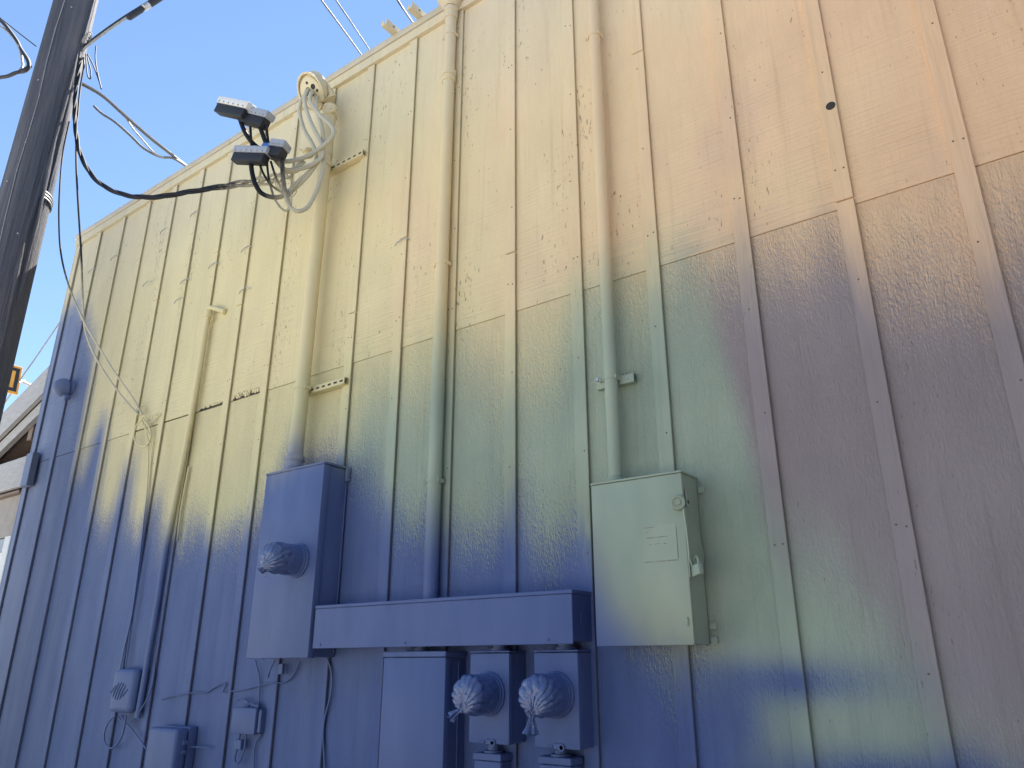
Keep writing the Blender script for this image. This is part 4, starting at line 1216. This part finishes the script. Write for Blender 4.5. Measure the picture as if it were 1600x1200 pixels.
hang([(-6.712, -0.660, 6.996), (-6.644, -0.660, 6.851), (-6.602, -0.660, 6.560), (-6.465, -0.660, 6.063), (-6.314, -0.660, 5.655), (-6.243, -0.620, 5.324), (-6.197, -0.500, 4.747), (-6.215, -0.420, 4.429), (-6.224, -0.350, 4.168), (-6.132, -0.300, 3.962), (-5.981, -0.220, 3.731), (-5.843, -0.100, 3.520), (-5.691, -0.050, 3.382)], .0085,
     'dark thin wire hanging straight from the pole then slanting to the knot on the wall', 'phone', 'phone_line', 'thin phone lines from the pole to the wall')
hang([(-6.734, -0.640, 6.275), (-6.702, -0.640, 5.906), (-6.566, -0.640, 5.442), (-6.545, -0.600, 5.164), (-6.514, -0.540, 4.866), (-6.425, -0.460, 4.566), (-6.200, -0.380, 4.207), (-6.076, -0.300, 4.004), (-5.897, -0.200, 3.745), (-5.754, -0.100, 3.539), (-5.633, -0.050, 3.371)], .0075,
     'thin wire sagging farthest left from the pole before slanting to the knot on the wall', 'phone', 'phone_line', 'thin phone lines from the pole to the wall')

def line(pts, r, label, mat, group='overhead wires behind the roof edge'):
    return cable('overhead_wire', pts, r, M[mat], None, label, 'wire', group, 8, 6)
line([(-6.780, -0.600, 6.763), (-6.638, -0.450, 6.651), (-6.482, -0.280, 6.457), (-6.278, -0.100, 6.220), (-6.202, 0.100, 6.112), (-6.377, 0.400, 6.194)], .0145, 'straight pale wire from the pole over the far roof edge', 'white_cable', 'pale wires from the pole over the roof')
line([(-6.792, -0.600, 6.792), (-6.646, -0.450, 6.675), (-6.491, -0.280, 6.484), (-6.286, -0.100, 6.245), (-6.180, 0.100, 6.109)], .006, 'thin dark messenger wire along the straight pale wire', 'grey_cable', 'pale wires from the pole over the roof')
line([(-6.803, -0.440, 6.620), (-6.679, -0.400, 6.495), (-6.560, -0.320, 6.394), (-6.449, -0.200, 6.257), (-6.366, -0.100, 6.143), (-6.278, 0.020, 6.083), (-6.207, 0.120, 6.090), (-6.338, 0.380, 6.166)], .012, 'slack pale wire with a cut upper end, sagging below the straight one', 'white_cable', 'pale wires from the pole over the roof')
line([(-6.482, -0.280, 6.457), (-6.458, -0.200, 6.357), (-6.396, -0.120, 6.247), (-6.292, -0.040, 6.103), (-6.214, 0.020, 6.047)], .008, 'thin grey jumper between the straight pale wire and the slack one', 'grey_cable', 'pale wires from the pole over the roof')
line([(-3.370, -0.600, 5.833), (-3.623, -0.300, 6.084), (-3.779, 0.000, 6.195), (-4.275, 0.700, 6.656)], .007, 'leftmost of the thin wires crossing the sky above the roof edge', 'white_cable')
line([(-3.211, -0.600, 5.729), (-3.454, -0.300, 5.977), (-3.611, -0.000, 6.082), (-4.158, 0.700, 6.628)], .006, 'second thin wire crossing the sky above the roof edge, close to the leftmost', 'white_cable')
line([(-2.718, -0.500, 5.497), (-2.825, -0.300, 5.583), (-3.055, -0.000, 5.868), (-3.611, 0.700, 6.584)], .0075, 'thin wire reaching the roof edge between the two strut ends', 'white_cable')

# strut ends sticking out over the roof edge
def roof_strut(x, label):
    t = thing('roof_strut', (x, .2, 5.68), label, 'metal strut', 'metal strut ends over the roof edge')
    x0, x1, y0, y1, z0, z1 = x - .024, x + .024, -.14, .9, 5.6795, 5.728
    build('channel_base', MB().box(x0, x1, y0, y1, z0, z0 + .004), M['metal'], t)
    build('channel_side', MB().box(x0, x0 + .004, y0, y1, z0 + .0042, z1), M['metal'], t)
    build('channel_side', MB().box(x1 - .004, x1, y0, y1, z0 + .0042, z1), M['metal'], t)
    build('bolt_hole', MB().lathe((x1 + .0002, y0 + .07, z0 + .026), (1, 0, 0), [(0, .008), (.0006, .008)], 12), M['dark'], t)
    build('cross_bolt', MB().lathe((x0 + .006, y0 + .07, z0 + .026), (1, 0, 0), [(0, .006), (.034, .006)], 8), M['steel'], t)
roof_strut(-3.115, 'farther left of the two U shaped strut ends jutting over the roof edge')
roof_strut(-2.875, 'strut end jutting over the roof edge nearest the middle conduit')

# ------------------------------------------------------------------ porch of the next building, beyond the left corner
po = thing('porch', (-9.2, 1.5, 0), 'pale wooden porch with a sloping rake board and brown soffit beyond the left corner', 'porch')
def slope(x, z0=4.245, s=.37):
    return z0 + (x + 7.67) * s
xa, xb = -11.0, -7.64
b = MB().prism([(xa, -.005, slope(xa)), (xb, -.005, slope(xb)), (xb, -.005, slope(xb) - .27), (xa, -.005, slope(xa) - .27)], (0, .04, 0))
build('rake_board', b, M['porch_white'], po)
b = MB().prism([(xa, .015, slope(xa) + .045), (xb + .01, .015, slope(xb) + .045), (xb + .01, .015, slope(xb) + .004), (xa, .015, slope(xa) + .004)], (0, 2.6, 0))
build('roof_deck', b, M['roofing'], po)
b = MB().prism([(xa, .045, slope(xa) - .276), (xb, .045, slope(xb) - .276), (xb, .045, slope(xb) - .40), (xa, .045, slope(xa) - .40)], (0, .05, 0))
build('trim_board', b, M['porch_white'], po)
for k in range(14):
    y0 = .10 + k * .18
    b = MB().prism([(xa, y0, slope(xa) - .33), (xb, y0, slope(xb) - .33), (xb, y0, slope(xb) - .35), (xa, y0, slope(xa) - .35)], (0, .172, 0))
    build('soffit_board', b, M['porch_brown'], po)
for x in (-8.05, -9.2, -10.3):
    b = MB().prism([(x, .10, slope(x) - .352), (x + .09, .10, slope(x + .09) - .352), (x + .09, .10, slope(x) - .50), (x, .10, slope(x) - .50)], (0, 2.4, 0))
    build('rafter', b, M['porch_brown'], po)
build('beam', MB().box(-11.0, -7.50, -.075, -.03, 3.055, 3.335, .006), M['porch_white'], po)
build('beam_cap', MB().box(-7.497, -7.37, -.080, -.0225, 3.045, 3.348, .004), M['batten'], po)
for k in range(12):
    x = -7.62 - .28 * (k + 1)
    b = MB().box(x + .003, x + .277, -.028, 1.9, 3.02, 3.045)
    build('ceiling_plank', b, M['porch_brown'], po)
build('porch_wall', MB().box(-11.0, -7.62, 1.9, 2.0, 0, 3.6), M['porch_wall'], po)
build('header', MB().box(-11.0, -7.62, .02, .10, 2.64, 3.018), M['porch_wall'], po)
for x in (-7.69, -8.75):
    build('door_jamb', MB().box(x - .06, x + .06, -.01, .10, 0, 2.636, .004), M['white_plastic'], po)
fr = build('shutter_frame', MB().box(-8.685, -7.755, .03, .06, 0.02, 2.632), M['grey_plastic'], po)
for k in range(24):
    z = .12 + k * .102
    c = Vector((-8.22, .015, z))
    build('louver', MB().obox(c, Vector((.455, 0, 0)), Vector((0, .016, -.030)), Vector((0, .004, .002))), M['white_plastic'], fr)

# ------------------------------------------------------------------ hanging sign far beyond the pole
so = Vector((-13.570, 1.710, 5.957))
vd = (so - cam.location).normalized()
e1 = Vector((-vd.y * -1, vd.x * -1, 0)).normalized()
e1 = Vector((vd.y, -vd.x, 0)).normalized()
e1 = (e1 + Vector((vd.x, vd.y, 0)) * .35).normalized()
e3 = Vector((-.10, 0, 1)).normalized()
e3 = (e3 - e1 * e3.dot(e1)).normalized()
e2 = e1.cross(e3)
sg = thing('hanging_sign', so, 'orange sign with a black border hung on a cable, half hidden behind the pole', 'sign')
def plate_box(w0, w1, h0, h1, t0, t1, bev=.0):
    return MB().obox(so + e1 * (w0 + w1) / 2 + e3 * (h0 + h1) / 2 - e2 * (t0 + t1) / 2 * SGN, e1 * (w1 - w0) / 2, e2 * (t1 - t0) / 2, e3 * (h1 - h0) / 2, bev)
SGN = 1 if e2.dot(vd) > 0 else -1
W1 = .16
build('sign_panel', plate_box(-.50, W1, -.25, .25, .0, .03, .006), M['orange'], sg)
bd = MB()
for w0, w1, h0, h1 in ((-.46, W1 - .035, .150, .205), (-.46, W1 - .035, -.205, -.150), (W1 - .09, W1 - .035, -.1495, .1495), (-.46, -.405, -.1495, .1495)):
    bd.obox(so + e1 * (w0 + w1) / 2 + e3 * (h0 + h1) / 2 - e2 * SGN * .032, e1 * (w1 - w0) / 2, e2 * .0015, e3 * (h1 - h0) / 2)
build('sign_border', bd, M['sign_black'], sg)
arc = [so + e1 * (-.17 + .13 * math.cos(t)) + e3 * (-.06 + .06 * math.sin(t)) - e2 * SGN * .033 for t in np.linspace(-1.6, 1.5, 12)]
build('sign_symbol', MB().tube(arc, .014, 6), M['sign_black'], sg)
build('sign_bracket', MB().tube([so + e1 * W1 + e3 * .02, so + e1 * (W1 + .14) + e3 * -.01, so + e1 * (W1 + .20) + e3 * -.01], .028, 8), M['steel'], sg)
build('sign_bracket', MB().tube([so + e1 * (W1 - .02) + e3 * -.04 + e2 * .05, so + e1 * (W1 + .07) + e3 * .05], .014, 8), M['steel'], sg)
cable('span_wire', [Vector((-13.182, 2.166, 7.154)), Vector((-13.409, 1.994, 6.454)), Vector((-13.517, 1.870, 6.016)), Vector((-13.712, 1.737, 5.462)), Vector((-14.014, 1.488, 4.579))], .012, M['grey_cable'], None,
      'thin span wire crossing the sky behind the pole and holding the orange sign', 'wire')


# ------------------------------------------------------------------ unseen dark timber block, added to hold back light from the right
nb_ = thing('added_light_blocker', (6.0, -7.0, 0), 'added dark brown timber block out of view, shading the wall from the right', 'building')
build('core', MB().box(2.86, 9.2, -12.4, -1.9, 0, 4.9), M['blocker_brown'], nb_)
for k in range(30):
    y = -12.4 + .35 * k
    build('board', MB().box(2.82, 2.855, y + .006, y + .344, .05, 4.88, .004), M['blocker_brown'], nb_)  # facing of the added light blocker
for k in range(18):
    x = 2.87 + .35 * k
    build('board', MB().box(x + .006, x + .344, -1.895, -1.86, .05, 4.88, .004), M['blocker_brown'], nb_)  # facing of the added light blocker
build('roof', MB().box(2.6, 9.4, -12.6, -1.65, 4.905, 5.05, .01), M['roofing'], nb_)
